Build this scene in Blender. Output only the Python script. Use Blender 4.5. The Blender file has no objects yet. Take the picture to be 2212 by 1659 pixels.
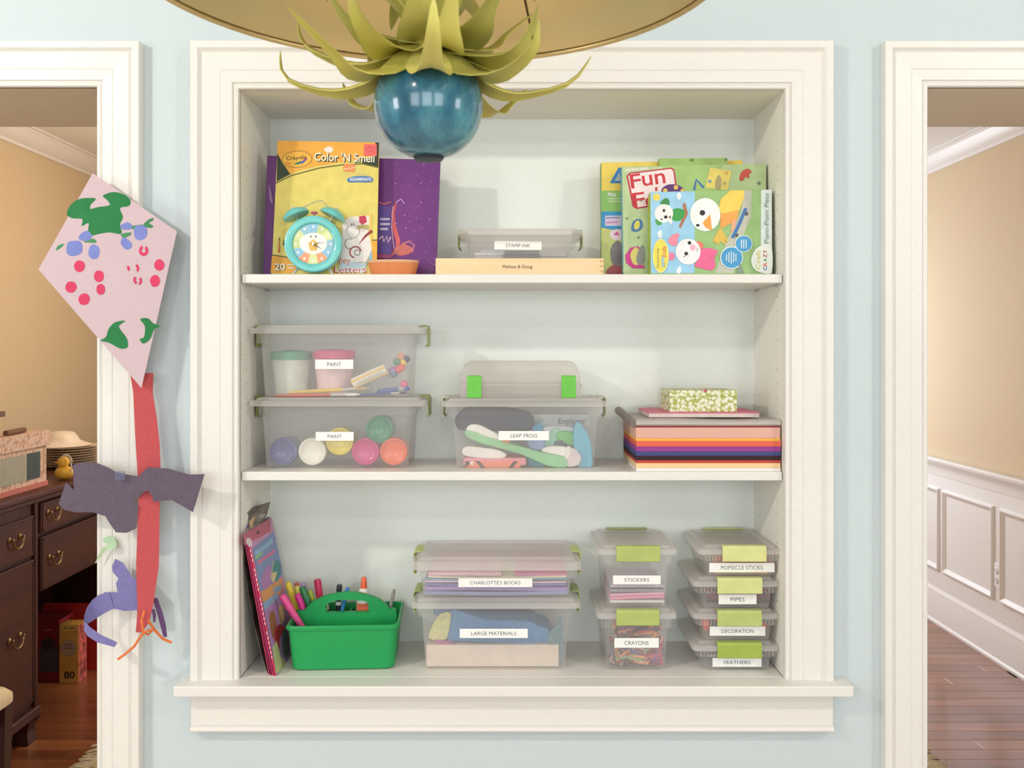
import bpy, math, random
from mathutils import Vector as V, Matrix
from mathutils.geometry import tessellate_polygon
random.seed(7)
S = bpy.context.scene
COL = S.collection
R = math.radians
CAMZ = 1.47

# ---------------------------------------------------------------- camera, world, lights, exposure
cam_d = bpy.data.cameras.new('camera'); cam = bpy.data.objects.new('camera', cam_d); COL.objects.link(cam)
cam.location = (0, -2.0, CAMZ); cam.rotation_euler = (R(90), 0, 0)
cam_d.sensor_width = 36; cam_d.lens = 36 * 2000 / 2212; cam_d.shift_y = -72.5 / 2212; cam_d.clip_start = .02
cam_d.dof.use_dof = True; cam_d.dof.focus_distance = 2.05; cam_d.dof.aperture_fstop = 11
S.camera = cam
S.view_settings.view_transform = 'Standard'; S.view_settings.look = 'None'
S.view_settings.exposure = 0.13; S.view_settings.gamma = 1; S.view_settings.use_curve_mapping = False
S.cycles.transparent_max_bounces = 28; S.cycles.max_bounces = 5; S.cycles.diffuse_bounces = 3; S.cycles.glossy_bounces = 2
S.cycles.use_light_tree = False; S.cycles.adaptive_threshold = .06; S.cycles.sample_clamp_indirect = 6
W = bpy.data.worlds.new('world'); S.world = W; W.use_nodes = True
W.node_tree.nodes['Background'].inputs[0].default_value = (.75, .87, 1, 1)
W.node_tree.nodes['Background'].inputs[1].default_value = 1.2

def light(name, kind, loc, target, energy, color, **kw):
    d = bpy.data.lights.new(name, kind); o = bpy.data.objects.new(name, d); COL.objects.link(o)
    o.location = loc; d.energy = energy; d.color = color
    if target is not None:
        o.rotation_euler = (V(target) - V(loc)).to_track_quat('-Z', 'Y').to_euler()
    for k, v in kw.items(): setattr(d, k, v)
    return o
# daylight through the three windows behind the camera
for i, x in enumerate((-1.35, 0, 1.35)):
    light('window_daylight', 'AREA', (x, -3.93, 1.65), (x * .4, 0, 1.2), 14, (.96, .98, 1), shape='RECTANGLE', size=1.0, size_y=1.3)
for x, e in ((-3.12, 17), (3.12, 11)):  # side windows, added out of view to light the niche sides
    light('window_daylight', 'AREA', (x, -2.3, 1.6), (x * .2, 0, 1.2), e, (.97, .98, 1), shape='RECTANGLE', size=.7, size_y=.9)
# recessed ceiling lamps (their trims are built below)
CANS = [(-2.25, -1.85, 46), (2.25, -1.85, 26), (-1.0, -2.9, 8), (1.0, -2.9, 8)]
for x, y, e in CANS:
    light('recessed_lamp_light', 'SPOT', (x, y, 2.70), (x * .12, .05, 1.25), e * 2.0, (1, .93, .82), spot_size=R(125), spot_blend=.8, shadow_soft_size=.07)
# the dining room behind: far window and a bare warm lamp, both added unseen
light('dining_added_daylight', 'AREA', (1.1, 4.12, 1.5), (1.6, 1.5, .6), 46, (.82, .89, 1), shape='RECTANGLE', size=1.2, size_y=1.4)
light('dining_added_warm_lamp', 'POINT', (-.95, 2.1, 2.0), None, 33, (1, .8, .58), shadow_soft_size=.12)  # hidden behind the niche wall to warm the left side, no fixture built

# ---------------------------------------------------------------- materials (all procedural)
def lin(c):
    c = c / 255.
    return c / 12.92 if c <= .04045 else ((c + .055) / 1.055) ** 2.4
def rgb(c): return (lin(c[0]), lin(c[1]), lin(c[2]), 1)
MATS = {}
def mat(c, rough=.6, metal=0., var=.06, scale=40., bump=0., coat=0., emit=0.):
    c = tuple(c); key = (c, rough, metal, var, scale, bump, coat, emit)
    if key in MATS: return MATS[key]
    m = bpy.data.materials.new('surface_%d' % len(MATS)); m.use_nodes = True; MATS[key] = m
    nt = m.node_tree; b = nt.nodes['Principled BSDF']
    b.inputs['Roughness'].default_value = rough; b.inputs['Metallic'].default_value = metal
    if coat: b.inputs['Coat Weight'].default_value = coat; b.inputs['Coat Roughness'].default_value = .06
    tc = nt.nodes.new('ShaderNodeTexCoord'); n = nt.nodes.new('ShaderNodeTexNoise'); n.inputs['Scale'].default_value = scale; n.inputs['Detail'].default_value = 1
    nt.links.new(tc.outputs['Object'], n.inputs['Vector'])
    r = nt.nodes.new('ShaderNodeValToRGB'); a = rgb(c)
    r.color_ramp.elements[0].position = .3; r.color_ramp.elements[1].position = .7
    r.color_ramp.elements[0].color = tuple(min(1, x * (1 - var)) for x in a[:3]) + (1,)
    r.color_ramp.elements[1].color = tuple(min(1, x * (1 + var)) for x in a[:3]) + (1,)
    nt.links.new(n.outputs['Fac'], r.inputs['Fac']); nt.links.new(r.outputs['Color'], b.inputs['Base Color'])
    if emit:
        nt.links.new(r.outputs['Color'], b.inputs['Emission Color']); b.inputs['Emission Strength'].default_value = emit
    if bump:
        bp = nt.nodes.new('ShaderNodeBump'); bp.inputs['Strength'].default_value = bump; bp.inputs['Distance'].default_value = .002
        nt.links.new(n.outputs['Fac'], bp.inputs['Height']); nt.links.new(bp.outputs['Normal'], b.inputs['Normal'])
    return m
def plastic(c, fac, rough=.25):
    key = ('pl', tuple(c), fac, rough)
    if key in MATS: return MATS[key]
    m = mat(c, rough, var=.03, scale=25).copy(); m.name = 'clear_plastic_%d' % len(MATS); MATS[key] = m
    nt = m.node_tree; out = nt.nodes['Material Output']; b = nt.nodes['Principled BSDF']
    t = nt.nodes.new('ShaderNodeBsdfTransparent'); t.inputs[0].default_value = (.99, .99, .99, 1); x = nt.nodes.new('ShaderNodeMixShader'); x.inputs[0].default_value = fac
    tl = nt.nodes.new('ShaderNodeBsdfTranslucent'); tl.inputs[0].default_value = rgb(c); y = nt.nodes.new('ShaderNodeMixShader'); y.inputs[0].default_value = .52
    nt.links.new(b.outputs[0], y.inputs[1]); nt.links.new(tl.outputs[0], y.inputs[2])
    nt.links.new(t.outputs[0], x.inputs[1]); nt.links.new(y.outputs[0], x.inputs[2]); nt.links.new(x.outputs[0], out.inputs[0])
    return m
def wood(c1, c2, rough=.35, axis='X', scale=9., coat=0.):
    key = ('w', tuple(c1), tuple(c2), rough, axis, scale, coat)
    if key in MATS: return MATS[key]
    m = bpy.data.materials.new('wood_%d' % len(MATS)); m.use_nodes = True; MATS[key] = m
    nt = m.node_tree; b = nt.nodes['Principled BSDF']; b.inputs['Roughness'].default_value = rough
    if coat: b.inputs['Coat Weight'].default_value = coat; b.inputs['Coat Roughness'].default_value = .15
    tc = nt.nodes.new('ShaderNodeTexCoord'); mp = nt.nodes.new('ShaderNodeMapping')
    st = {'X': (.08, 1, 1), 'Y': (1, .08, 1), 'Z': (1, 1, .08)}[axis]
    mp.inputs['Scale'].default_value = tuple(s * scale for s in st)
    oi = nt.nodes.new('ShaderNodeObjectInfo'); ad = nt.nodes.new('ShaderNodeVectorMath'); ad.operation = 'ADD'
    mul = nt.nodes.new('ShaderNodeMath'); mul.operation = 'MULTIPLY'; mul.inputs[1].default_value = 37
    nt.links.new(oi.outputs['Random'], mul.inputs[0])
    nt.links.new(tc.outputs['Object'], ad.inputs[0]); nt.links.new(mul.outputs[0], ad.inputs[1]); nt.links.new(ad.outputs[0], mp.inputs['Vector'])
    n = nt.nodes.new('ShaderNodeTexNoise'); n.inputs['Scale'].default_value = 3; n.inputs['Detail'].default_value = 6
    nt.links.new(mp.outputs[0], n.inputs['Vector'])
    r = nt.nodes.new('ShaderNodeValToRGB'); r.color_ramp.elements[0].position = .3; r.color_ramp.elements[1].position = .7
    r.color_ramp.elements[0].color = rgb(c1); r.color_ramp.elements[1].color = rgb(c2)
    nt.links.new(n.outputs['Fac'], r.inputs['Fac']); nt.links.new(r.outputs[0], b.inputs['Base Color'])
    return m
def pattern(c1, c2, c3, scale, rough=.7):
    key = ('pt', tuple(c1), tuple(c2), scale)
    if key in MATS: return MATS[key]
    m = bpy.data.materials.new('pattern_%d' % len(MATS)); m.use_nodes = True; MATS[key] = m
    nt = m.node_tree; b = nt.nodes['Principled BSDF']; b.inputs['Roughness'].default_value = rough
    tc = nt.nodes.new('ShaderNodeTexCoord'); v = nt.nodes.new('ShaderNodeTexVoronoi'); v.inputs['Scale'].default_value = scale
    nt.links.new(tc.outputs['Object'], v.inputs['Vector'])
    r = nt.nodes.new('ShaderNodeValToRGB'); e = r.color_ramp.elements
    e[0].position = .0; e[0].color = rgb(c1); e[1].position = .62; e[1].color = rgb(c2)
    e2 = e.new(.42); e2.color = rgb(c1); e3 = e.new(.75); e3.color = rgb(c3)
    nt.links.new(v.outputs['Distance'], r.inputs['Fac']); nt.links.new(r.outputs[0], b.inputs['Base Color'])
    return m

# ---------------------------------------------------------------- helpers
CAM = V((0, -2, CAMZ))
def ray(px, py): return V(((px - 1106) / 2000, 1, (757 - py) / 2000))
def pt(px, py, y=0.):                       # the point on the upright plane at distance y from the wall face
    return CAM + ray(px, py) * (2 + y)
def X(px, y=0.): return (px - 1106) / 2000 * (2 + y)
def Z(py, y=0.): return CAMZ + (757 - py) / 2000 * (2 + y)
class Plane:
    def __init__(s, p, n): s.p = V(p); s.n = V(n).normalized()
    def on(s, px, py, off=0.):
        d = ray(px, py); t = (s.p - CAM).dot(s.n) / d.dot(s.n)
        return CAM + d * t + s.n * off
def plane3(a, b, c):
    n = (V(b) - V(a)).cross(V(c) - V(a)).normalized()
    if n.dot(CAM - V(a)) < 0: n = -n
    return Plane(a, n)

WORLD = {}
class MB:
    def __init__(s): s.v = []; s.f = []; s.mi = []; s.m = []; s.cur = 0
    def use(s, m):
        if m not in s.m: s.m.append(m)
        s.cur = s.m.index(m); return s
    def add(s, vs, fs):
        b = len(s.v); s.v += [V(p) for p in vs]
        for f in fs: s.f.append([b + i for i in f]); s.mi.append(s.cur)
        return s
    def box(s, x0, x1, y0, y1, z0, z1):
        return s.hexa([(x0,y0,z0),(x1,y0,z0),(x1,y0,z1),(x0,y0,z1)], [(x0,y1,z0),(x1,y1,z0),(x1,y1,z1),(x0,y1,z1)])
    def hexa(s, a, b):
        n = len(a); fs = [list(range(n)), list(range(2*n-1, n-1, -1))]
        fs += [[i, n+i, n+(i+1)%n, (i+1)%n] for i in range(n)]
        return s.add(list(a) + list(b), fs)
    def slab(s, quad, vec):                  # polygon extruded by vec
        return s.hexa(quad, [V(p) + V(vec) for p in quad])
    def loft(s, rings, caps=True, closed=True):
        n = len(rings[0]); vs = [p for r in rings for p in r]; fs = []
        for k in range(len(rings)-1):
            for i in range(n if closed else n-1):
                j = (i+1) % n; fs.append([k*n+i, k*n+j, (k+1)*n+j, (k+1)*n+i])
        if caps: fs += [list(range(n-1, -1, -1)), [(len(rings)-1)*n+i for i in range(n)]]
        return s.add(vs, fs)
    def tube(s, pts, r, n=8, caps=True):
        pts = [V(p) for p in pts]; rings = []; rs = r if isinstance(r, (list, tuple)) else [r]*len(pts)
        up = None
        for i, p in enumerate(pts):
            t = (pts[min(i+1, len(pts)-1)] - pts[max(i-1, 0)]).normalized()
            if up is None:
                up = V((0,0,1)) if abs(t.z) < .9 else V((1,0,0))
            a = t.cross(up).normalized(); b = a.cross(t).normalized(); up = b
            rings.append([p + (a*math.cos(2*math.pi*k/n) + b*math.sin(2*math.pi*k/n))*rs[i] for k in range(n)])
        return s.loft(rings, caps)
    def lathe(s, prof, c=(0,0,0), n=24, axis=(0,0,1), caps=True):
        q = V((0,0,1)).rotation_difference(V(axis).normalized()); c = V(c)
        rings = [[c + q @ V((r*math.cos(2*math.pi*k/n), r*math.sin(2*math.pi*k/n), z)) for k in range(n)] for r, z in prof]
        return s.loft(rings, caps)
    def ball(s, c, r, n=12, m=8, sc=(1,1,1)):
        c = V(c)
        rings = [[c + V((r*sc[0]*math.sin(a)*math.cos(2*math.pi*k/n), r*sc[1]*math.sin(a)*math.sin(2*math.pi*k/n), -r*sc[2]*math.cos(a))) for k in range(n)] for a in [math.pi*(j+.02)/(m+.04) for j in range(m+1)]]
        return s.loft(rings)
    def text(s, string, c, u, v, width, height=None, off=0.):
        """lettering laid on the plane spanned by u, v around c; width (and height) in metres"""
        me = text_mesh(string, off); xs = [p[0] for p in me[0]]; ys = [p[1] for p in me[0]]
        w = max(xs) - min(xs); h = max(ys) - min(ys); kx = width / w; ky = kx if height is None else height / h
        cx = (max(xs)+min(xs))/2; cy = (max(ys)+min(ys))/2
        return s.add([V(c) + V(u)*((x-cx)*kx) + V(v)*((y-cy)*ky) for x, y in me[0]], me[1])
    def build(s, name, m=None, parent=None, smooth=False, bevel=0., label=None, cat=None, group=None, kind=None, base=None, seg=2):
        if m is not None: s.m = [m]; s.mi = [0]*len(s.f)
        lo = V([min(p[i] for p in s.v) for i in range(3)]); hi = V([max(p[i] for p in s.v) for i in range(3)])
        o0 = V(((lo.x+hi.x)/2, (lo.y+hi.y)/2, lo.z)) if base is None else V(base)
        me = bpy.data.meshes.new(name); me.from_pydata([p - o0 for p in s.v], [], s.f); me.update()
        for mm in s.m: me.materials.append(mm)
        if len(s.m) > 1: me.polygons.foreach_set('material_index', s.mi)
        if smooth:
            me.polygons.foreach_set('use_smooth', [True]*len(me.polygons)); me.set_sharp_from_angle(angle=R(smooth if smooth is not True else 40))
        o = bpy.data.objects.new(name, me); COL.objects.link(o)
        if parent is not None: o.parent = parent; o.location = o0 - WORLD[parent.name]
        else: o.location = o0
        WORLD[o.name] = o0
        if bevel:
            b = o.modifiers.new('bevel', 'BEVEL'); b.width = bevel; b.segments = seg; b.limit_method = 'ANGLE'; b.angle_limit = R(35)
        tag(o, label, cat, group, kind)
        return o
TEXTS = {}
def text_mesh(string, off=0.):
    k = (string, off)
    if k in TEXTS: return TEXTS[k]
    c = bpy.data.curves.new('lettering', 'FONT'); c.body = string; c.resolution_u = 3; c.offset = off
    o = bpy.data.objects.new('lettering', c); COL.objects.link(o)
    dg = bpy.context.evaluated_depsgraph_get(); me = bpy.data.meshes.new_from_object(o.evaluated_get(dg))
    r = ([(v.co.x, v.co.y) for v in me.vertices], [list(p.vertices) for p in me.polygons])
    bpy.data.objects.remove(o); bpy.data.curves.remove(c); bpy.data.meshes.remove(me)
    TEXTS[k] = r; return r
def tag(o, label=None, cat=None, group=None, kind=None):
    if label: o['label'] = label
    if cat: o['category'] = cat
    if group: o['group'] = group
    if kind: o['kind'] = kind
    return o
def thing(name, loc, label, cat, group=None, kind=None):
    o = bpy.data.objects.new(name, None); COL.objects.link(o); o.location = loc; o.empty_display_size = .05
    WORLD[o.name] = V(loc); return tag(o, label, cat, group, kind)
def struct(name, mb, m=None, parent=None, **kw):
    return mb.build(name, m, parent, kind='structure', **kw)
def rring(x0, x1, y0, y1, z, r, n=4):
    """rounded rectangle ring at height z"""
    out = []
    for cx, cy, a0 in ((x1-r, y1-r, 0), (x0+r, y1-r, 90), (x0+r, y0+r, 180), (x1-r, y0+r, 270)):
        for k in range(n+1):
            a = R(a0 + 90*k/n); out.append(V((cx + r*math.cos(a), cy + r*math.sin(a), z)))
    return out
def smooth_loop(p, n=4):
    out = []; m = len(p)
    for i in range(m):
        a, b, c, d = [V(p[(i+k) % m]).to_2d() for k in (-1, 0, 1, 2)]
        for k in range(n):
            t = k/n
            out.append(tuple(.5*((2*b) + (c-a)*t + (2*a-5*b+4*c-d)*t*t + (3*b-a-3*c+d)*t**3)))
    return out
class Print:
    """flat print: shapes given in photo pixels, laid on a cover's own plane"""
    def __init__(s, plane, step=.00004, start=.0004): s.pl = plane; s.mb = MB(); s.k = 0; s.step = step; s.start = start
    def off(s): s.k += 1; return s.start + s.k * s.step
    def poly(s, pts, c, rough=.5):
        s.mb.use(mat(c, rough)); o = s.off(); s.mb.add([s.pl.on(x, y, o) for x, y in pts], [list(range(len(pts)))]); return s
    def blob(s, pts, c, n=4): return s.poly(smooth_loop([(x, y, 0) for x, y in pts], n), c)
    def rect(s, x0, y0, x1, y1, c): return s.poly([(x0, y1), (x1, y1), (x1, y0), (x0, y0)], c)
    def ell(s, cx, cy, rx, ry, c, rot=0, n=20):
        ca, sa = math.cos(R(rot)), math.sin(R(rot))
        return s.poly([(cx + rx*math.cos(t)*ca - ry*math.sin(t)*sa, cy + rx*math.cos(t)*sa + ry*math.sin(t)*ca) for t in [2*math.pi*k/n for k in range(n)]], c)
    def line(s, pts, w, c):
        """stroke of pixel width w along pts"""
        L = []; Rr = []
        for i, p in enumerate(pts):
            a = pts[max(0, i-1)]; b = pts[min(len(pts)-1, i+1)]; dx, dy = b[0]-a[0], b[1]-a[1]; l = math.hypot(dx, dy) or 1
            ww = w[i] if isinstance(w, (list, tuple)) else w
            L.append((p[0]-dy/l*ww/2, p[1]+dx/l*ww/2)); Rr.append((p[0]+dy/l*ww/2, p[1]-dx/l*ww/2))
        s.mb.use(mat(c, .5)); o = s.off(); n = len(pts)
        s.mb.add([s.pl.on(x, y, o) for x, y in L + Rr], [[i, i+1, n+i+1, n+i] for i in range(n-1)]); return s
    def text(s, string, cx, cy, w, c, rot=0, h=None, bold=0.):
        s.mb.use(mat(c, .5)); o = s.off(); e = 4
        c0 = s.pl.on(cx, cy, o); a = R(rot)
        u = s.pl.on(cx + e*math.cos(a), cy - e*math.sin(a), o) - c0; v = s.pl.on(cx - e*math.sin(a), cy - e*math.cos(a), o) - c0
        k = u.length / e; kv = v.length / e
        s.mb.text(string, c0, u.normalized(), v.normalized(), w*k, None if h is None else h*kv, bold); return s
    def bars(s, x0, y0, x1, y1, n, c, vert=False, fill=.45):
        for i in range(n):
            if vert:
                w = (x1-x0)/n; s.rect(x0+i*w, y0+random.random()*3, x0+(i+fill)*w, y1-random.random()*6, c)
            else:
                h = (y1-y0)/n; s.rect(x0+random.random()*3, y0+i*h, x1-random.random()*6, y0+(i+fill)*h, c)
        return s
    def build(s, parent, name='cover_print'): return s.mb.build(name, None, parent)
def clip_half(pts, a, b, side):
    def d(p): return side * ((b[0]-a[0])*(p[1]-a[1]) - (b[1]-a[1])*(p[0]-a[0]))
    out = []
    for i in range(len(pts)):
        p, q = pts[i], pts[(i+1) % len(pts)]; dp, dq = d(p), d(q)
        if dp >= 0: out.append(p)
        if dp*dq < 0:
            t = dp/(dp-dq); out.append((p[0]+(q[0]-p[0])*t, p[1]+(q[1]-p[1])*t))
    return out
# ---------------------------------------------------------------- the setting
BLUE = mat((204, 215, 218), .75, var=.012, scale=300)
WHITE = mat((235, 231, 224), .38, var=.012, scale=120)
NICHE = mat((240, 245, 238), .55, var=.012, scale=120)
NSIDE = mat((248, 244, 233), .5, var=.012, scale=120)
TAN = mat((214, 192, 158), .8, var=.015, scale=250)
TRIMW = mat((236, 232, 228), .4, var=.012, scale=120)
CEIL = mat((240, 238, 234), .85, var=.01)
T = .34                                    # wall thickness
NX0, NX1 = -.586, .586                     # niche sides
NZ0, NZ1, ND = CAMZ-.705, CAMZ+.561, .246  # niche sill, head, depth
LD = (-1.80, -.891); RD = (.892, 1.80); DZ = CAMZ + .566
# wall with the niche and the two doorways
w = MB()
J = .0065; K = .0125
xs = [(-3.2, LD[0]-J, 0, 2.75), (LD[0]-J, LD[1]+J, DZ+J, 2.75), (LD[1]+J, NX0-K, 0, 2.75), (NX0-K, NX1+K, 0, NZ0-.03), (NX0-K, NX1+K, NZ1+K, 2.75),
      (NX1+K, RD[0]-J, 0, 2.75), (RD[0]-J, RD[1]+J, DZ+J, 2.75), (RD[1]+J, 3.2, 0, 2.75)]
for x0, x1, z0, z1 in xs: w.use(BLUE).box(x0, x1, 0, .17, z0, z1)
for x0, x1, z0, z1 in xs: w.use(TAN).box(x0, x1, .1701, T, z0, z1)
w.use(TAN).box(NX0-K, NX1+K, .262, T, NZ0-.03, NZ1+K)
struct('wall_front', w)
# niche lining
for nm, b, m in (('wall_niche_back', (NX0, NX1, ND, ND+.012, NZ0, NZ1), NICHE), ('wall_niche_left', (NX0-.012, NX0, -.002, ND+.012, NZ0, NZ1), NSIDE),
                 ('wall_niche_right', (NX1, NX1+.012, -.001, ND+.012, NZ0, NZ1), NSIDE), ('wall_niche_top', (NX0-.012, NX1+.012, -.001, ND+.012, NZ1, NZ1+.012), NSIDE)):
    o = struct(nm, MB().box(*b), m)
    if nm in ('wall_niche_left', 'wall_niche_right'):
        ph = MB(); x = NX0 if 'left' in nm else NX1; sg = 1 if 'left' in nm else -1
        for yy in (.045, .20):
            z = NZ0 + .12
            while z < NZ1 - .1:
                ph.lathe([(.0016, 0), (.0016, .0004)], (x, yy, z), 8, (sg, 0, 0)); z += .032
        ph.build('pin_hole', mat((160, 150, 136), .8), o, kind='stuff')
# door jamb linings
JAMB = mat((222, 206, 180), .5, var=.01)  # white head jamb tinted tan: warm light put into its colour
for i, (a, b) in enumerate((LD, RD)):
    t = thing('door_%d' % (i+1), (a, 0, 0), None, None, kind='structure')
    MB().box(a-.006, b+.006, -.004, T+.004, DZ, DZ+.006).build('head_jamb', JAMB, t)
    MB().box(a-.006, a, -.004, T+.004, 0, DZ).build('side_jamb', TRIMW, t)
    MB().box(b, b+.006, -.004, T+.004, 0, DZ).build('side_jamb', TRIMW, t)
# casings: one moulding profile, mitred
def prof(wd):
    k = wd/.1
    return [(0, 0), (0, .012), (.002, .015), (.007, .016), (.010, .014), (.012, .0125), (.014, .017), (.036*k, .018), (.038*k, .0165), (.040*k, .018),
            (.074*k, .0195), (.078*k, .017), (.082*k, .022), (.085*k, .025), (.098*k, .0255), (.1*k, .024), (.1*k, 0)]
def casing(name, xl, xr, z0, zt, wd):
    t = thing(name, (xl, 0, z0), None, None, kind='structure'); P = prof(wd)
    for side in ('l', 'h', 'r'):
        rings = []
        if side == 'l': ends = [lambda o: (xl-o, z0), lambda o: (xl-o, zt+o)]
        elif side == 'h': ends = [lambda o: (xl-o, zt+o), lambda o: (xr+o, zt+o)]
        else: ends = [lambda o: (xr+o, zt+o), lambda o: (xr+o, z0)]
        for e in ends: rings.append([V((e(o)[0], -p, e(o)[1])) for o, p in P])
        MB().loft(rings).build('casing_board', WHITE, t, smooth=30)
casing('trim_1', NX0, NX1, NZ0, NZ1, .101)
casing('trim_2', LD[0], LD[1], 0, DZ, .095)
casing('trim_3', RD[0], RD[1], 0, DZ, .095)
# sill and apron
struct('trim_4', MB().box(-.711, .717, -.058, 0, NZ0-.0225, NZ0).box(NX0, NX1, -.001, ND+.012, NZ0-.0225, NZ0), WHITE, bevel=.0025)
t = thing('trim_5', (0, 0, CAMZ-.81), None, None, kind='structure')
MB().box(-.687, .687, -.02, 0, CAMZ-.803, NZ0-.0225).build('apron_board', WHITE, t, bevel=.001)
MB().loft([[V((x, -y, CAMZ-.803+z)) for y, z in ((0, 0), (.021, .0), (.026, -.003), (.0275, -.007), (.026, -.0105), (.02, -.0125), (0, -.0125))] for x in (-.687, .687)]).build('apron_bead', WHITE, t, smooth=30)
# the room around the camera
WOODF = [wood(a, b, .28, 'X', 6., .6) for a, b in (((120, 68, 42), (150, 92, 58)), ((108, 60, 38), (138, 82, 52)), ((130, 78, 48), (162, 102, 66)))]
struct('floor', MB().box(-3.2, 3.2, -4.3, -.0, -.05, 0), mat((212, 192, 166), .4, scale=12))
struct('ceiling', MB().box(-3.2, 3.2, -4.3, .0, 2.75, 2.8), CEIL)
for i, (nm, x0, x1) in enumerate((('wall_left', -3.3, -3.2), ('wall_right', 3.2, 3.3))):
    struct(nm, MB().box(x0, x1, -4.3, -2.7, 0, 2.75).box(x0, x1, -1.9, 0, 0, 2.75).box(x0, x1, -2.7, -1.9, 0, 1.1).box(x0, x1, -2.7, -1.9, 2.1, 2.75), BLUE)
    t = thing('window_%d' % (5+i), ((x0+x1)/2, -2.3, 1.1), None, None, kind='structure'); f = MB(); xm = (x0+x1)/2  # frame for the added side window
    for y0, y1, z0, z1 in ((-2.7, -2.66, 1.1, 2.1), (-1.94, -1.9, 1.1, 2.1), (-2.7, -1.9, 1.1, 1.14), (-2.7, -1.9, 2.06, 2.1), (-2.7, -1.9, 1.58, 1.62)): f.box(xm-.03, xm+.03, y0, y1, z0, z1)
    f.build('window_frame', WHITE, t); MB().box(xm-.002, xm+.002, -2.66, -1.94, 1.14, 2.06).build('pane', plastic((235, 240, 245), .06, .05), t)
w = MB(); ops = [(-1.85, -.85), (-.5, .5), (.85, 1.85)]
edges = [-3.2] + [e for o in ops for e in o] + [3.2]
for k in range(0, len(edges), 2): w.box(edges[k], edges[k+1], -4.3, -4.0, 0, 2.75)
for a, b in ops: w.box(a, b, -4.3, -4.0, 0, .95).box(a, b, -4.3, -4.0, 2.3, 2.75)
struct('wall_rear', w, BLUE)
for i, (a, b) in enumerate(ops):
    t = thing('window_%d' % (i+1), ((a+b)/2, -4.1, .95), None, None, kind='structure')
    f = MB()
    for x0, x1, z0, z1 in ((a, a+.05, .95, 2.3), (b-.05, b, .95, 2.3), (a, b, .95, 1.0), (a, b, 2.25, 2.3), (a, b, 1.6, 1.64)): f.box(x0, x1, -4.14, -4.08, z0, z1)
    f.build('window_frame', WHITE, t)
    for x in (a+(b-a)/3, a+2*(b-a)/3): MB().box(x-.01, x+.01, -4.12, -4.1, 1.0, 2.25).build('muntin', WHITE, t)
    MB().box(a+.05, b-.05, -4.112, -4.108, 1.0, 2.25).build('pane', plastic((235, 240, 245), .06, .05), t)
for i, (x, y, e) in enumerate(CANS):
    tr = MB().lathe([(.055, 2.75), (.095, 2.75), (.097, 2.744), (.085, 2.741), (.06, 2.746), (.055, 2.75)], (x, y, 0), 28, caps=False)
    nm = ['over the left doorway side', 'over the right doorway side', 'behind the camera at the left', 'behind the camera at the right'][i]
    tr.build('recessed_light', WHITE, smooth=True, label='white round recessed ceiling light trim ' + nm, cat='ceiling light', group='recessed ceiling lights')
# ---- dining room behind the wall
DX0, DX1, DY1, DC = -2.35, 2.30, 4.2, CAMZ + 1.06
struct('wall_dining_left', MB().box(DX0-.1, DX0, T, DY1, 0, DC+.1), TAN)
wr = struct('wall_dining_right', MB().box(DX1, DX1+.1, T, DY1, .9, DC+.1).box(DX1+.004, DX1+.1, T, DY1, 0, .9), TAN)
struct('wall_dining_back', MB().box(DX0-.1, .5, DY1, DY1+.1, 0, DC+.1).box(1.7, DX1+.1, DY1, DY1+.1, 0, DC+.1).box(.5, 1.7, DY1, DY1+.1, 0, .8).box(.5, 1.7, DY1, DY1+.1, 2.2, DC+.1), TAN)
struct('ceiling_dining', MB().box(DX0-.1, DX1+.1, T, DY1+.1, DC, DC+.06), CEIL)
t = thing('window_4', (1.1, DY1, .8), None, None, kind='structure')  # unseen window added to bring daylight to the right wall
f = MB()
for x0, x1, z0, z1 in ((.5, .56, .8, 2.2), (1.64, 1.7, .8, 2.2), (.5, 1.7, .8, .86), (.5, 1.7, 2.14, 2.2), (.5, 1.7, 1.48, 1.52)): f.box(x0, x1, DY1+.02, DY1+.07, z0, z1)
f.build('window_frame', TRIMW, t); MB().box(.56, 1.64, DY1+.044, DY1+.048, .86, 2.14).build('pane', plastic((235, 240, 245), .06, .05), t)
# crown mouldings
CP = [(0, 0), (.012, 0), (.014, .014), (.03, .022), (.05, .045), (.066, .07), (.07, .072), (.072, .08), (.088, .082), (.09, .09), (0, .09)]
for nm, x, sg in (('trim_6', DX0, 1), ('trim_7', DX1, -1)):
    struct(nm, MB().loft([[V((x+sg*a, y, DC-.09+b)) for a, b in CP] for y in (T, DY1)]), TRIMW, smooth=25)
struct('trim_8', MB().loft([[V((x, DY1-a, DC-.09+b)) for a, b in CP] for x in (DX0, DX1)]), TRIMW, smooth=25)
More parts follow.
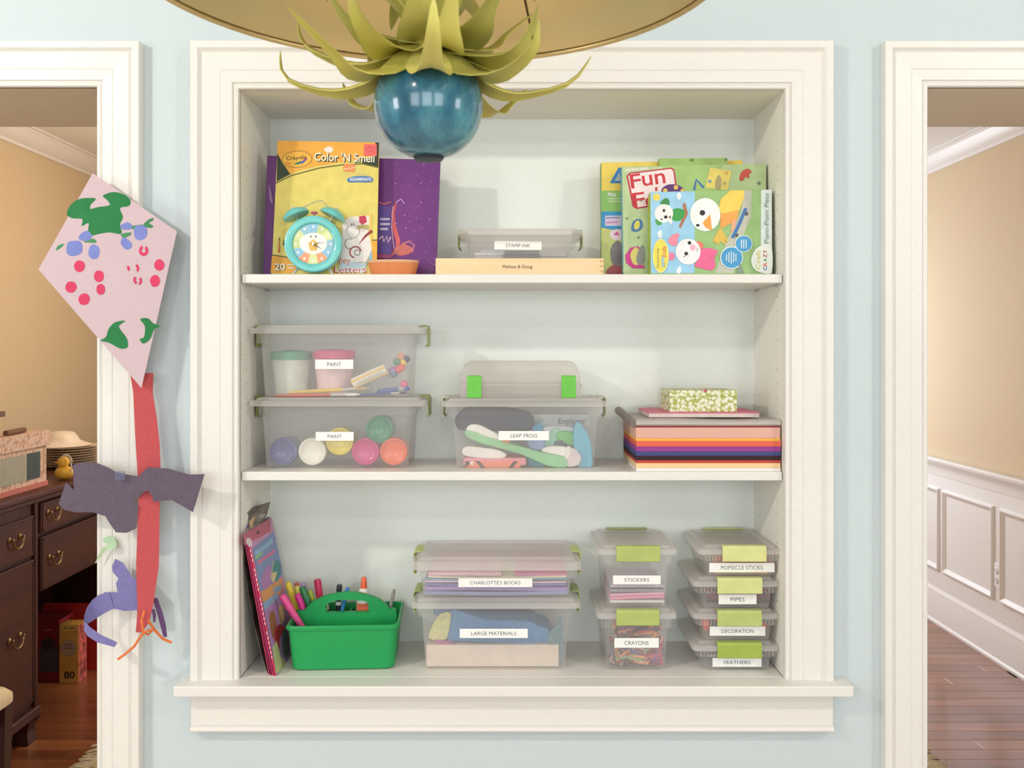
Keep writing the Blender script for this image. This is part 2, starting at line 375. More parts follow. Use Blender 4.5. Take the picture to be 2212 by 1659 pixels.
# wainscot: white field, chair rail, panel mouldings, baseboard
def wains(x, sg, panels, tn, bn, wnm):
    struct(wnm, MB().box(min(x, x-sg*-.004), max(x, x-sg*-.004), T, DY1, 0, .88), TRIMW)
    struct(tn, MB().loft([[V((x+sg*a, y, .80+b)) for a, b in ((0, 0), (.008, 0), (.010, .03), (.016, .05), (.03, .066), (.034, .075), (.034, .085), (.028, .09), (0, .09))] for y in (T, DY1)]), TRIMW, smooth=25)
    struct(bn, MB().loft([[V((x+sg*a, y, b)) for a, b in ((0, 0), (.026, 0), (.026, .012), (.018, .02), (.016, .15), (.013, .16), (.013, .17), (.008, .18), (.004, .19), (0, .19))] for y in (T, DY1)]), TRIMW, smooth=25)
    prt = bpy.data.objects[wnm]
    Q = [(0, .004), (0, .008), (.006, .017), (.012, .018), (.02, .013), (.026, .008), (.03, .006), (.03, .004)]
    for y0, y1 in panels:
        m = MB(); z0, z1 = .285, .73
        rings = [[V((x+sg*p, yy+sy*o, zz+sz*o)) for o, p in Q] for yy, zz, sy, sz in ((y0, z0, 1, 1), (y1, z0, -1, 1), (y1, z1, -1, -1), (y0, z1, 1, -1))]
        rings.append(rings[0]); m.loft(rings, caps=False).build('panel_moulding', TRIMW, prt, smooth=25)
pn = [(.56, 1.08), (1.14, 1.66), (1.72, 1.80), (1.826, 2.346), (2.406, 2.925), (2.967, 3.487), (3.55, 4.07)]
pn = [p for p in pn if p[1]-p[0] > .2]
wains(DX1, -1, pn, 'trim_9', 'baseboard_right', 'wall_wainscot_right')
wains(DX0, 1, pn, 'trim_10', 'baseboard_left', 'wall_wainscot_left')
# power outlet between two panels
yo = 2.377; t = thing('power_outlet', (DX1-.004, yo, .35), 'white wall outlet between two wainscot panels in the far room', 'outlet')
MB().box(DX1-.009, DX1-.0045, yo-.024, yo+.024, .35, .465).build('cover_plate', mat((245, 245, 245), .3), t, bevel=.0015)
for z in (.385, .43): MB().lathe([(.016, 0), (.016, .003), (.014, .004)], (DX1-.009, yo, z), 16, (-1, 0, 0)).build('socket', mat((225, 225, 225), .35), t)
# plank floor of the dining room
fl = struct('floor_dining', MB().box(DX0-.1, DX1+.1, 0, DY1, -.05, -.012), mat((60, 32, 18), .8))
pw = .083; lens = (.9, 1.2, 1.5); cache = {}
y = .0; row = 0
while y < 3.4:
    x = DX0 + .004 - random.random()*.6
    while x < DX1:
        L = random.choice(lens); x0 = max(x, DX0+.002); x1 = min(x+L, DX1-.002); k = random.randrange(3)
        if x1 - x0 > .05 and not (x0 > -.9 and x1 < .9):
            key = (round(x1-x0, 3), k)
            if key in cache:
                o = cache[key].copy(); COL.objects.link(o); o.location = ((x0+x1)/2 - WORLD[fl.name].x, y+pw/2 - WORLD[fl.name].y, -.012 - WORLD[fl.name].z)
            else:
                o = MB().box(x0, x1-.0012, y, y+pw-.0012, -.012, 0).build('plank', WOODF[k], fl, bevel=.0008, seg=1); cache[key] = o
        x += L
    y += pw; row += 1
struct('floor_dining_rear', MB().box(DX0, DX1, y, DY1, -.012, 0), WOODF[0])
# shelves
for i, (py, lab) in enumerate(((592, 'white wooden shelf board, the upper one, carrying the picture books and the clock'), (1019, 'white wooden shelf board, the lower one, carrying the paint bins and paper'))):
    z = Z(py, 0)
    s = thing('shelf', (0, 0, z-.0195), lab, 'shelf', 'adjustable niche shelves')
    MB().box(NX0+.002, NX1-.002, 0, ND-.001, z-.0195, z).build('board', WHITE, s, bevel=.0025, seg=3)
    for x in (NX0, NX1):
        for yy in (.045, .20):
            MB().box(x if x < 0 else x-.008, x+.008 if x < 0 else x, yy-.004, yy+.004, z-.0255, z-.0197).build('shelf_pin', mat((190, 185, 175), .35, .6), s)
Z1 = Z(592, 0); Z2 = Z(1019, 0); Z3 = NZ0
# ---------------------------------------------------------------- pendant lamp
PC = V((X(926, -1.0), -1.0, CAMZ)); 
pend = thing('pendant_lamp', (PC.x, PC.y, CAMZ+.2), 'brass dome pendant lamp with green metal leaves and a blue ceramic ball', 'lamp')
BRASS = mat((232, 212, 160), .4, 1., var=.05, scale=8)
rim = CAMZ + .415; Rr = .328
prof_o = [(Rr, 0), (Rr+.002, .004), (.318, .03), (.285, .075), (.23, .118), (.15, .15), (.07, .166), (.025, .17)]
prof_i = [(.022, .166), (.07, .162), (.15, .146), (.228, .114), (.282, .072), (.314, .028), (Rr-.003, .003), (Rr, 0)]
shade = MB().lathe([(r, rim+z) for r, z in prof_o + prof_i], (PC.x, PC.y, 0), 72, caps=False).build('lamp_shade', BRASS, pend, smooth=50)
MB().lathe([(Rr+.004*math.cos(a), rim+.004*math.sin(a)) for a in [2*math.pi*k/10 for k in range(11)]], (PC.x, PC.y, 0), 72, caps=False).build('rolled_rim', mat((230, 204, 150), .35, 1.), shade, smooth=True)
sa = R(68)
sm = []
for r, z in prof_i: sm.append((PC.x + math.cos(sa)*(r-.0015), PC.y + math.sin(sa)*(r-.0015), rim+z-.0008))
MB().tube(sm, .0011, 6).build('seam', mat((110, 84, 50), .5, .8), shade)
MB().lathe([(.014, CAMZ+.30), (.014, CAMZ+.46), (.009, CAMZ+.48), (.009, 2.68)], (PC.x, PC.y, 0), 16).build('stem', BRASS, pend, smooth=True)
MB().lathe([(.02, 2.66), (.06, 2.69), (.065, 2.735), (.06, 2.75)], (PC.x, PC.y, 0), 28).build('canopy', BRASS, pend, smooth=True)
# glazed ball
def ceramic():
    m = bpy.data.materials.new('blue_glaze'); m.use_nodes = True; nt = m.node_tree; b = nt.nodes['Principled BSDF']
    tc = nt.nodes.new('ShaderNodeTexCoord'); n = nt.nodes.new('ShaderNodeTexNoise'); n.inputs['Scale'].default_value = 26; n.inputs['Detail'].default_value = 8; n.inputs['Roughness'].default_value = .7
    mp = nt.nodes.new('ShaderNodeMapping'); mp.inputs['Scale'].default_value = (1.3, 1.3, .45)
    r = nt.nodes.new('ShaderNodeValToRGB'); e = r.color_ramp.elements
    e[0].position = .3; e[0].color = rgb((34, 84, 104)); e[1].position = .72; e[1].color = rgb((92, 158, 164)); k = e.new(.5); k.color = rgb((50, 114, 138))
    nt.links.new(tc.outputs['Object'], mp.inputs[0]); nt.links.new(mp.outputs[0], n.inputs['Vector']); nt.links.new(n.outputs['Fac'], r.inputs['Fac']); nt.links.new(r.outputs[0], b.inputs['Base Color'])
    b.inputs['Roughness'].default_value = .22; b.inputs['Coat Weight'].default_value = .8; b.inputs['Coat Roughness'].default_value = .04
    return m
zc = CAMZ + (757-226)/2000.; br = .0588
pf = []
for k in range(25):
    a = math.pi*k/24; r = br*math.sin(a)**.86; z = -br*.985*math.cos(a)
    if k > 20: z -= .004*(k-20)/4
    pf.append((max(r, .002), zc+z))
ball = MB().lathe(pf, (PC.x, PC.y, 0), 48).build('ceramic_ball', ceramic(), pend, smooth=60)
MB().lathe([(.004, zc-br*.985-.0035), (.015, zc-br*.985-.002), (.017, zc-br*.985+.001), (.016, zc-br*.985+.004)], (PC.x, PC.y, 0), 24).build('end_cap', mat((28, 42, 52), .4), ball, smooth=True)
LEAFM = [mat(c, .5, var=.14, scale=18) for c in ((210, 200, 100), (198, 188, 88), (218, 208, 112), (186, 180, 88))]
def leaf(ang, path, wid, m, roll=0.):
    """path: (radius, height) samples from the root to the tip; cupped, pointed blade"""
    n = 14; pts = []
    def samp(t):
        f = t*(len(path)-1); i = min(int(f), len(path)-2); q = f-i
        P = [path[max(i-1, 0)], path[i], path[i+1], path[min(i+2, len(path)-1)]]
        return [.5*((2*P[1][k]) + (P[2][k]-P[0][k])*q + (2*P[0][k]-5*P[1][k]+4*P[2][k]-P[3][k])*q*q + (3*P[1][k]-P[0][k]-3*P[2][k]+P[3][k])*q**3) for k in (0, 1)]
    d = V((math.cos(ang), math.sin(ang), 0)); s_ = V((-math.sin(ang), math.cos(ang), 0)); top = []; rows = []
    for k in range(n+1):
        t = k/n; r, z = samp(t); c = V((PC.x, PC.y, zt)) + d*r + V((0, 0, z))
        hw = wid*(.62 + .38*math.sin(math.pi*min(1, t*1.5)))*(1 - t**2.2) + .0003
        r2, z2 = samp(min(1, t+.02)); tg = (d*(r2-r) + V((0, 0, z2-z)))
        tg = tg.normalized() if tg.length > 1e-6 else V((0, 0, 1)); up = s_.cross(tg)
        row = [c + s_*(hw*q) + up*(abs(q)**1.6*hw*.35*roll) for q in (-1, -.5, 0, .5, 1)]; rows.append((row, up))
    rings = []
    for row, up in rows: rings.append([p for p in row] + [p - up*.0011 for p in reversed(row)])
    return MB().loft(rings).build('leaf', m, pend, smooth=60)
zt = CAMZ + .322
def jit(a): return a*(1+random.uniform(-.1, .1))
for k in range(8):
    a = R(2 + 45*k + random.uniform(-5, 5))
    leaf(a, [(.012, .003), (.042, -.010), (.066, -.033), (jit(.100), -.043), (jit(.14), -.03), (jit(.17), -.002)], .027, LEAFM[k % 4], 1)
for k in range(7):
    a = R(25 + 51.4*k + random.uniform(-7, 7))
    leaf(a, [(.012, .006), (.045, -.006), (jit(.085), -.012), (jit(.118), .006), (jit(.135), .034)], .028, LEAFM[(k+1) % 4], 1)
for k in range(6):
    a = R(-96 + 60*k + random.uniform(-6, 6))
    leaf(a, [(.012, .008), (.04, .008), (.07, .014), (jit(.098), .032), (jit(.115), .06)], .03, LEAFM[(k+2) % 4], 1)
for k in range(6):
    a = R(-60 + 60*k)
    leaf(a, [(.012, .02), (.03, .04), (.05, .06), (.075, .074), (jit(.1), .07), (jit(.115), .055)], .026, LEAFM[k % 4], -.6)
MB().lathe([(.03, zt-.006), (.026, zt+.004), (.016, zt+.012), (.016, zt+.03)], (PC.x, PC.y, 0), 20).build('leaf_collar', LEAFM[1], pend, smooth=True)

# ---------------------------------------------------------------- paper kite on the left door casing
kite = thing('paper_kite', pt(308, 1380, -.05), 'pink paper kite with painted green leaves and red tail hung over the left door casing', 'kite')
top, rgt, bot, lft = pt(203, 375, -.045), pt(382, 500, -.05), pt(308, 838, -.055), pt(83, 582, -.05)
fold_a, fold_b = (203, 375), (308, 838)
mid = (top+bot)/2 + V((0, -.012, 0)); top2 = top + V((0, -.006, 0)); bot2 = bot + V((0, -.006, 0))
PINK = mat((206, 182, 188), .85, var=.02, scale=200, bump=.05)
sail_l = MB().slab([top2, lft, bot2], (0, .0006, 0)).build('sail_half', PINK, kite)
sail_r = MB().slab([top2, bot2, rgt], (0, .0006, 0)).build('sail_half', PINK, kite)
pll = plane3(top2, lft, bot2); plr = plane3(top2, bot2, rgt)
GREEN, BLUEP, RED = (34, 122, 66), (122, 134, 200), (214, 60, 100)
prl, prr = Print(pll), Print(plr)
def kz(pts): return [(60+x*.3376, 340+y*.3376) for x, y in pts]
def kpaint(pts, c, n=3):
    q = smooth_loop([(x, y, 0) for x, y in kz(pts)], n); q = [tuple(p) for p in q]
    for pr, sd in ((prl, 1), (prr, -1)):
        h = clip_half(q, fold_a, fold_b, sd)
        if len(h) >= 3: pr.poly(h, c, .8)
kpaint([(250, 365), (275, 305), (335, 265), (435, 262), (405, 300), (400, 330), (450, 318), (525, 305), (505, 270), (480, 245), (545, 222), (610, 235), (655, 270), (650, 310), (590, 325), (610, 380), (590, 430), (600, 490), (520, 480), (415, 500), (405, 520), (385, 480), (390, 420), (345, 440), (350, 395), (290, 390)], GREEN)
kpaint([(740, 435), (770, 400), (805, 388), (800, 405), (775, 420), (805, 440), (780, 452)], (60, 130, 80))
kpaint([(180, 595), (195, 565), (235, 553), (210, 580)], (70, 140, 90)); kpaint([(360, 540), (420, 520), (440, 545), (395, 545)], (70, 140, 90))
kpaint([(665, 440), (740, 430), (740, 445), (670, 460)], (70, 140, 90)); kpaint([(600, 490), (660, 480), (655, 500), (610, 515)], (70, 140, 90))
for q in ([(250, 570), (265, 540), (330, 535), (350, 570), (340, 615), (280, 632), (250, 610)], [(325, 515), (345, 485), (385, 470), (412, 500), (395, 530), (350, 535)], [(395, 580), (415, 558), (450, 570), (460, 605), (445, 645), (410, 648), (388, 620)],
          [(598, 530), (620, 512), (665, 550), (660, 580), (630, 590), (600, 560)], [(680, 460), (705, 435), (755, 445), (765, 490), (735, 528), (690, 520)], [(595, 435), (640, 415), (670, 440), (650, 462), (605, 460)]): kpaint(q, BLUEP)
for cx, cy, rx, ry in ((332, 697, 36, 38), (455, 760, 33, 38), (278, 830, 36, 39), (467, 846, 29, 36), (362, 908, 37, 38), (842, 690, 32, 38), (815, 792, 32, 39)):
    kpaint([(cx+rx*math.cos(a)*random.uniform(.9, 1.05), cy+ry*math.sin(a)*random.uniform(.92, 1.05)) for a in [2*math.pi*k/9 for k in range(9)]], RED)
def ringpaint(cx, cy, r0, r1, a0, a1):
    A = [R(a0+(a1-a0)*k/8) for k in range(9)]
    kpaint([(cx+r1*math.cos(a), cy+r1*1.15*math.sin(a)) for a in A] + [(cx+r0*math.cos(a), cy+r0*1.1*math.sin(a)) for a in reversed(A)], RED, 1)
for cx, cy, a, b in ((742, 597, -60, 250), (690, 710, -80, 60), (660, 705, 120, 210), (708, 790, -60, 80), (700, 785, 100, 240)): ringpaint(cx, cy, 13 if cx > 720 else 9, 31 if cx > 720 else 24, a, b)
kpaint([(465, 1172), (500, 1150), (520, 1095), (560, 1055), (625, 1045), (585, 1075), (595, 1105), (635, 1160), (638, 1215), (590, 1222), (520, 1185)], GREEN)
kpaint([(720, 1035), (770, 1030), (800, 1060), (848, 1080), (810, 1100), (790, 1150), (765, 1180), (735, 1190), (718, 1160), (745, 1150), (750, 1080)], GREEN)
prl.build(sail_l, 'painted_print'); prr.build(sail_r, 'painted_print')
def ribbon(name, rows, c, parent, th=.0006, var=.05, bump=.15, **kw):
    """rows of (x_left, x_right, py, depth_left, depth_right) in photo pixels"""
    A = [pt(r[0], r[2], r[3]) for r in rows]; B = [pt(r[1], r[5] if len(r) > 5 else r[2], r[4]) for r in rows]
    rings = [[a, b, b + V((0, th, 0)), a + V((0, th, 0))] for a, b in zip(A, B)]
    return MB().loft(rings).build(name, mat(c, .85, var=var, scale=120, bump=bump), parent, smooth=40, **kw)
TAILC = (194, 80, 84)
ribbon('tail', [(281, 331, 806, -.044, -.044), (288, 330, 850, -.046, -.04), (290, 338, 900, -.046, -.038), (293, 345, 960, -.05, -.04), (297, 347, 1020, -.06, -.048), (299, 345, 1080, -.066, -.054),
                (296, 344, 1160, -.07, -.056), (294, 343, 1220, -.074, -.058), (295, 336, 1270, -.078, -.066), (297, 330, 1310, -.08, -.072), (295, 322, 1345, -.082, -.076), (293, 306, 1366, -.082, -.08)], TAILC, kite)
DARKP = (98, 84, 100)
def sheet(name, pts, y, c, parent, curl=None, th=.0006, **kw):
    q = []
    for x, yy in pts: q.append(pt(x, yy, y if curl is None else curl(x, yy)))
    # triangulated from the outline so that the curl can bend it
    tri = tessellate_polygon([[V((x, 0, -yy)) for x, yy in pts]]); n = len(q); back = [p + V((0, th, 0)) for p in q]
    fs = [list(t) for t in tri] + [[n+t[2], n+t[1], n+t[0]] for t in tri] + [[i, n+i, n+(i+1) % n, (i+1) % n] for i in range(n)]
    return MB().add(q+back, fs).build(name, mat(c, .85, var=.08, scale=90, bump=.15), parent, **kw)
def bz(pts): return [(60+x*.3497, 900+y*.3497) for x, y in pts]
bow = sheet('paper_bow', bz([(190, 540), (235, 405), (285, 455), (278, 300), (330, 282), (420, 283), (500, 315), (540, 340), (600, 355), (685, 370), (740, 312), (860, 320), (1000, 358), (1092, 355), (1020, 590), (890, 515), (775, 525), (770, 490), (740, 455), (700, 480), (690, 500), (660, 505), (648, 548), (682, 548), (670, 690), (610, 718), (545, 715), (500, 650), (480, 615), (400, 590), (300, 592), (225, 575)]),
      -.07, DARKP, kite, curl=lambda x, y: -.07 - .00003*(x-285))
MB().slab([pt(248, 1018, -.0815), pt(270, 1018, -.0815), pt(270, 1037, -.0815), pt(248, 1037, -.0815)], (0, .0003, 0)).build('tape', plastic((150, 160, 190), .4, .2), bow)
# purple curled streamer
ST = (124, 118, 172)
sheet('streamer', bz([(520, 925), (540, 878), (590, 905), (640, 985), (680, 1020), (682, 1195), (600, 1200), (520, 1185), (470, 1085), (555, 1085), (545, 1030), (560, 1000), (525, 960)]), -.052, ST, kite, curl=lambda x, y: -.05 - .0008*max(0, x-250)*.4)
ribbon('streamer', [(236, 246, 1279, -.052, -.052, 1314), (215, 229, 1284, -.056, -.054, 1323), (200, 212, 1295, -.064, -.058, 1333), (188, 199, 1312, -.074, -.064, 1342), (182, 189, 1330, -.082, -.074, 1348), (181, 183, 1342, -.086, -.082, 1354), (184, 181, 1344, -.089, -.087, 1362), (196, 190, 1356, -.091, -.09, 1375), (217, 211, 1371, -.092, -.092, 1388), (254, 247, 1388, -.094, -.094, 1398)], ST, kite)
ribbon('streamer', [(329, 340, 1292, -.058, -.056), (338, 350, 1320, -.05, -.048), (346, 358, 1350, -.05, -.046), (353, 361, 1376, -.05, -.046)], (106, 74, 120), kite)
ribbon('streamer', [(327, 334, 1316, -.05, -.05), (330, 337, 1330, -.05, -.048), (331, 335, 1344, -.05, -.048)], (106, 74, 120), kite)
OR = mat((232, 122, 62), .8, var=.15, scale=300)
MB().tube([pt(312, 1318, -.085), pt(306, 1340, -.092), pt(309, 1365, -.088), pt(320, 1371, -.084), (pt(330, 1360, -.082)), pt(318, 1362, -.09), pt(304, 1374, -.088), pt(290, 1396, -.084), pt(270, 1413, -.08), pt(255, 1424, -.078)], .0026, 8).build('pipe_cleaner', OR, kite, smooth=True)
MB().tube([pt(320, 1340, -.078), pt(335, 1362, -.07), pt(352, 1380, -.062), pt(371, 1388, -.058)], .0026, 8).build('pipe_cleaner', OR, kite, smooth=True)
# pale green scrap on the casing
sg = thing('paper_scrap', pt(230, 1215, -.028), 'small torn pale green paper scrap stuck on the white door casing below the bow', 'paper scrap')
sheet('torn_sheet', bz([(465, 750), (500, 738), (535, 745), (553, 790), (540, 815), (500, 825), (478, 812), (488, 785), (465, 775)]), -.031, (184, 212, 176), sg, curl=lambda x, y: -.029-.006*(y > 1180))
sheet('torn_strip', bz([(488, 812), (468, 805), (440, 850), (415, 905), (422, 905), (450, 862)]), -.031, (170, 198, 158), sg)
# kept to the print: faint paint smear on the casing
# ---------------------------------------------------------------- clear storage bins
CLEAR = plastic((250, 248, 247), .17, .22); CLEARL = plastic((253, 249, 246), .5, .3); PAPERW = mat((250, 248, 244), .6, var=.01); INK = mat((92, 90, 94), .6)
def bin_(label, xb, xt, xl, z0, z1, z2, yf, yb, words, lab, clip, clipc=(178, 200, 84), ribs=True, lidtint=None, tint=None, clipw=None):
    """xb, xt, xl: pixel spans of the bottom, the top of the body and the lid, read at the front; z0 base, z1 lid underside, z2 lid top"""
    CL = tint or CLEAR; LI = lidtint or CLEARL
    s = [X(a, yf) for a in xb + xt + xl]; tp = .006
    root = thing('storage_bin', ((s[0]+s[1])/2, (yf+yb)/2, z0), label, 'storage bin', 'clear lidded storage bins')
    th = .0014; r = .012; h = z1 - z0; zf = z1 - min(.022, h*.3)
    def xa(t): return s[0]+(s[2]-s[0])*t, s[1]+(s[3]-s[1])*t
    tf = (zf-z0)/h; a0, a1 = xa(tf)
    def rg(x0, x1, y0, y1, z, i=0., rr=r): return rring(x0+i, x1-i, y0+i, y1-i, z, max(.003, rr-i))
    fw = .006
    body = MB().loft([rg(s[0]+.004, s[1]-.004, yf+tp+.004, yb-tp-.004, z0+.0005), rg(s[0], s[1], yf+tp, yb-tp, z0+.004), rg(a0, a1, yf+tp*(1-tf), yb-tp*(1-tf), zf),
          rg(s[2]-fw, s[3]+fw, yf-fw, yb+fw, zf+.0015), rg(s[2]-fw, s[3]+fw, yf-fw, yb+fw, z1), rg(s[2], s[3], yf, yb, z1, th), rg(s[0], s[1], yf+tp, yb-tp, z0+.004, th), rg(s[0], s[1], yf+tp, yb-tp, z0+.0022, th+.004)])
    if ribs:
        n = 6
        for k in range(n):
            for sd in (0, 1):
                w_ = (s[3]-s[2])*.27; xx = (s[2]+.004 + w_*k/n) if sd == 0 else (s[3]-.004 - w_*k/n)
                body.box(xx-.0012, xx+.0012, yf-fw-.0015, yf-fw+.0004, zf+.0022, z1-.0004)
    body.build('body', CL, root, smooth=35)
    lx0, lx1 = s[4], s[5]; ov = max(.008, (s[2]-lx0)*.8); y0, y1 = yf-ov, min(yb+ov, ND-.002)
    lh = z2 - z1; st = min(.006, lh*.35)
    lid = MB().loft([rg(lx0+.003, lx1-.003, y0+.003, y1-.003, z1+.0004), rg(lx0, lx1, y0, y1, z1+.0005), rg(lx0, lx1, y0, y1, z2-st-.003), rg(lx0, lx1, y0, y1, z2-st, .002), rg(lx0, lx1, y0, y1, z2-st, .012),
          rg(lx0, lx1, y0, y1, z2, .017), rg(lx0, lx1, y0, y1, z2, .026), rg(lx0, lx1, y0, y1, z2-.003, .029)])
    lid.build('lid', LI, root, smooth=35)
    GR = mat(clipc, .35, var=.04)
    def clipm(P, a, b): return MB().loft([[V((a, p[0], p[1])) for p in P], [V((b, p[0], p[1])) for p in P]])
    hk = zf - .004
    if clip == 'front': hk = z2 - .031
    if clip == 'front':
        c0, c1 = X(clipw[0], y0), X(clipw[1], y0)
        P = [(y0+.016, z2+.0005), (y0+.012, z2+.0022), (y0-.001, z2+.002), (y0-.0045, z2-.004), (y0-.0048, hk), (y0-.001, hk-.002), (y0-.0012, hk+.006), (y0-.0016, z2-.004), (y0+.004, z2-.001)]
        clipm(P, c0, c1).build('clip', GR, root, bevel=.0008)
        P2 = [(y1+y0-a, b) for a, b in P]
        if y1 < ND-.008: clipm([(y1+.0045-(p[0]-y0+.0048), p[1]) for p in P], c0, c1).build('clip', GR, root)
        else: clipm([(y1-.001, z2-.001), (y1-.02, z2+.0005), (y1-.02, z2+.003), (y1-.001, z2+.003)], c0+.004, c1-.004).build('clip', GR, root)
    else:
        ym = (yf+yb)/2; hw = .035
        for sg, xx in ((-1, lx0), (1, lx1)):
            P = [(xx-sg*.018, z2+.0005), (xx-sg*.012, z2+.002), (xx+sg*.001, z2+.002), (xx+sg*.0036, z2-.004), (xx+sg*.0036, hk), (xx-sg*.002, hk-.003), (xx-sg*.002, hk), (xx+sg*.0018, hk+.004), (xx+sg*.0016, z2-.004), (xx-sg*.002, z2-.0005)]
            MB().loft([[V((p[0], yy, p[1])) for p in P] for yy in (ym-hw, ym+hw)]).build('clip', GR, root, bevel=.0008)
    # label strip on the sloping front
    pl = plane3((s[0], yf+tp, z0), (s[1], yf+tp, z0), (s[2], yf, z1)); x0, y0_, x1, y1_ = lab[:4]; rot = lab[4] if len(lab) > 4 else 0
    q = [pl.on(x0, y1_, .0003), pl.on(x1, y1_-rot, .0003), pl.on(x1, y0_-rot, .0003), pl.on(x0, y0_, .0003)]
    if words:
        L = MB().slab([p + pl.n*.0005 for p in q], -pl.n*.0004).build('label_strip', PAPERW, root)
        t = Print(pl, start=.0009); t.text(words, (x0+x1)/2, (y0_+y1_)/2-rot/2, (x1-x0)*lab[5], (118, 116, 118), rot=math.degrees(math.atan2(rot, x1-x0)), h=(y1_-y0_)*.40); t.mb.m = [INK]; t.build(L, 'lettering')
    return root
# bottom row
B1 = bin_('clear bin labelled LARGE MATERIALS on the niche sill', (918, 1222), (909, 1231), (890, 1253), Z3, CAMZ-.5640, CAMZ-.5450, .034, .222, 'LARGE MATERIALS', (993, 1358, 1140, 1378, 0, .66), 'side', (170, 188, 100), ribs=False)
B2 = bin_('clear bin labelled with the name and BOOKS, stacked on the large materials bin', (913, 1231), (905, 1237), (890, 1255), CAMZ-.5448, CAMZ-.4810, CAMZ-.4560, .034, .222, "CHARLOTTE'S BOOKS", (990, 1249, 1150, 1268, 0, .68), 'side', (186, 198, 104), ribs=False)
B3 = bin_('narrow clear bin labelled CRAYONS, full of crayons, on the niche sill', (1311, 1438), (1305, 1447), (1289, 1461), Z3, CAMZ-.5870, CAMZ-.5680, .034, .222, 'CRAYONS', (1327, 1378, 1423, 1399, 0, .54), 'front', (176, 190, 108), clipw=(1331, 1424))
B4 = bin_('narrow clear bin labelled STICKERS, stacked on the crayons bin', (1312, 1440), (1305, 1448), (1290, 1462), CAMZ-.5678, CAMZ-.4470, CAMZ-.4290, .034, .222, 'STICKERS', (1324, 1243, 1427, 1262, 0, .52), 'front', (176, 190, 108), clipw=(1331, 1426))
small = [('FEATHERS', 'flat clear bin labelled FEATHERS, bottom of the four-bin stack', (1519, 1665), (1509, 1671), (1496, 1681), Z3, CAMZ-.6400, (1539, 1421, 1645, 1440, 0, .54), (160, 180, 78), (1549, 1645)),
         ('DECORATION', 'flat clear bin labelled DECORATION, second from bottom of its stack', (1521, 1666), (1509, 1671), (1496, 1681), CAMZ-.6398, CAMZ-.5700, (1533, 1353, 1653, 1373, 0, .58), (182, 196, 116), (1549, 1645)),
         ('PIPES', 'flat clear bin labelled PIPES, second from top of its stack', (1521, 1666), (1510, 1671), (1496, 1682), CAMZ-.5698, CAMZ-.4990, (1552, 1284, 1634, 1305, 0, .37), (210, 214, 142), (1549, 1646)),
         ('POPSICLE STICKS', 'flat clear bin labelled POPSICLE STICKS, top of the four-bin stack', (1530, 1674), (1520, 1679), (1508, 1690), CAMZ-.4988, CAMZ-.4290, (1532, 1216, 1673, 1236, 0, .64), (216, 218, 146), (1560, 1655))]
SB = []
for wd, lb, xb, xt, xl, z0, z2, la, cc, cw in small:
    SB.append(bin_(lb, xb, xt, xl, z0, z2-.018, z2, .034, .222, wd, la, 'front', cc, clipw=cw))
# middle row
B5 = bin_('clear bin labelled PAINT holding paint jars on the lower shelf', (571, 879), (563, 886), (541, 918), Z2, Z(877, .047), Z(859, .047), .047, .225, 'PAINT', (682, 933, 764, 952, 0, .37), 'side', (140, 150, 62), ribs=False)
B6 = bin_('clear bin labelled PAINT holding cups and brushes, stacked on the jar bin', (568, 879), (560, 884), (541, 916), Z(859, .047)+.0002, Z(721, .047), Z(703, .047), .047, .225, 'PAINT', (681, 777, 763, 797, 0, .37), 'side', (150, 160, 70), ribs=False)
B7 = bin_('clear bin labelled LEAP FROG filled with toys on the lower shelf', (985, 1284), (976, 1294), (955, 1312), Z2, Z(878, .047), Z(861, .047), .047, .225, 'LEAP FROG', (1077, 931, 1186, 951, 0, .53), 'side', (196, 198, 160), ribs=False)
# wooden tray and stamp-ink bin on the upper shelf
tr = thing('wooden_tray', (X(1122, .01), .1, Z1), 'pale wooden stamp box with a maker name on its front edge', 'wooden box')
zt2 = Z(558, .006); x0, x1 = X(941, .006), X(1304, .006); PINE = wood((238, 206, 158), (246, 218, 174), .55, 'X', 14.)
MB().box(x0+.008, x1-.008, .006, .014, Z1, zt2).build('front_board', PINE, tr)
MB().box(x0, x0+.008, .006, .216, Z1, zt2).build('side_board', PINE, tr); MB().box(x1-.008, x1, .006, .216, Z1, zt2).build('side_board', PINE, tr)
MB().box(x0+.008, x1-.008, .208, .216, Z1, zt2).build('rear_board', PINE, tr); MB().box(x0+.008, x1-.008, .014, .208, Z1, zt2-.001).build('lid_panel', PINE, tr)
p = Print(Plane((0, .006, 0), (0, -1, 0))); p.text('Melissa & Doug', 1118, 577, 64, (70, 44, 28), h=9); p.build(tr, 'lettering')
for k in range(3):
    p_ = MB().box(x1-.0085, x1+.0002, .0055, .0062, Z1+.004+k*.011, Z1+.009+k*.011).build('finger_joint', wood((216, 176, 124), (226, 190, 140), .6, 'X', 14.), tr)
B8 = bin_('small clear bin labelled STAMP INK standing on the wooden box', (1015, 1229), (1012, 1241), (990, 1258), zt2, Z(509, .06), Z(494, .06), .06, .20, 'STAMP INK', (1068, 521, 1170, 539, -1, .52), 'side', (134, 146, 70), ribs=False)

# ---------------------------------------------------------------- things inside the bins
def slabthing(name, label, cat, x0, x1, y0, y1, z0, z1, c, group=None, rough=.6, bevel=.001, rot=0, **kw):
    o = MB().box(x0, x1, y0, y1, z0, z1).build(name, mat(c, rough, **kw), label=label, cat=cat, group=group, bevel=bevel)
    if rot: o.rotation_euler.y = R(rot)
    return o
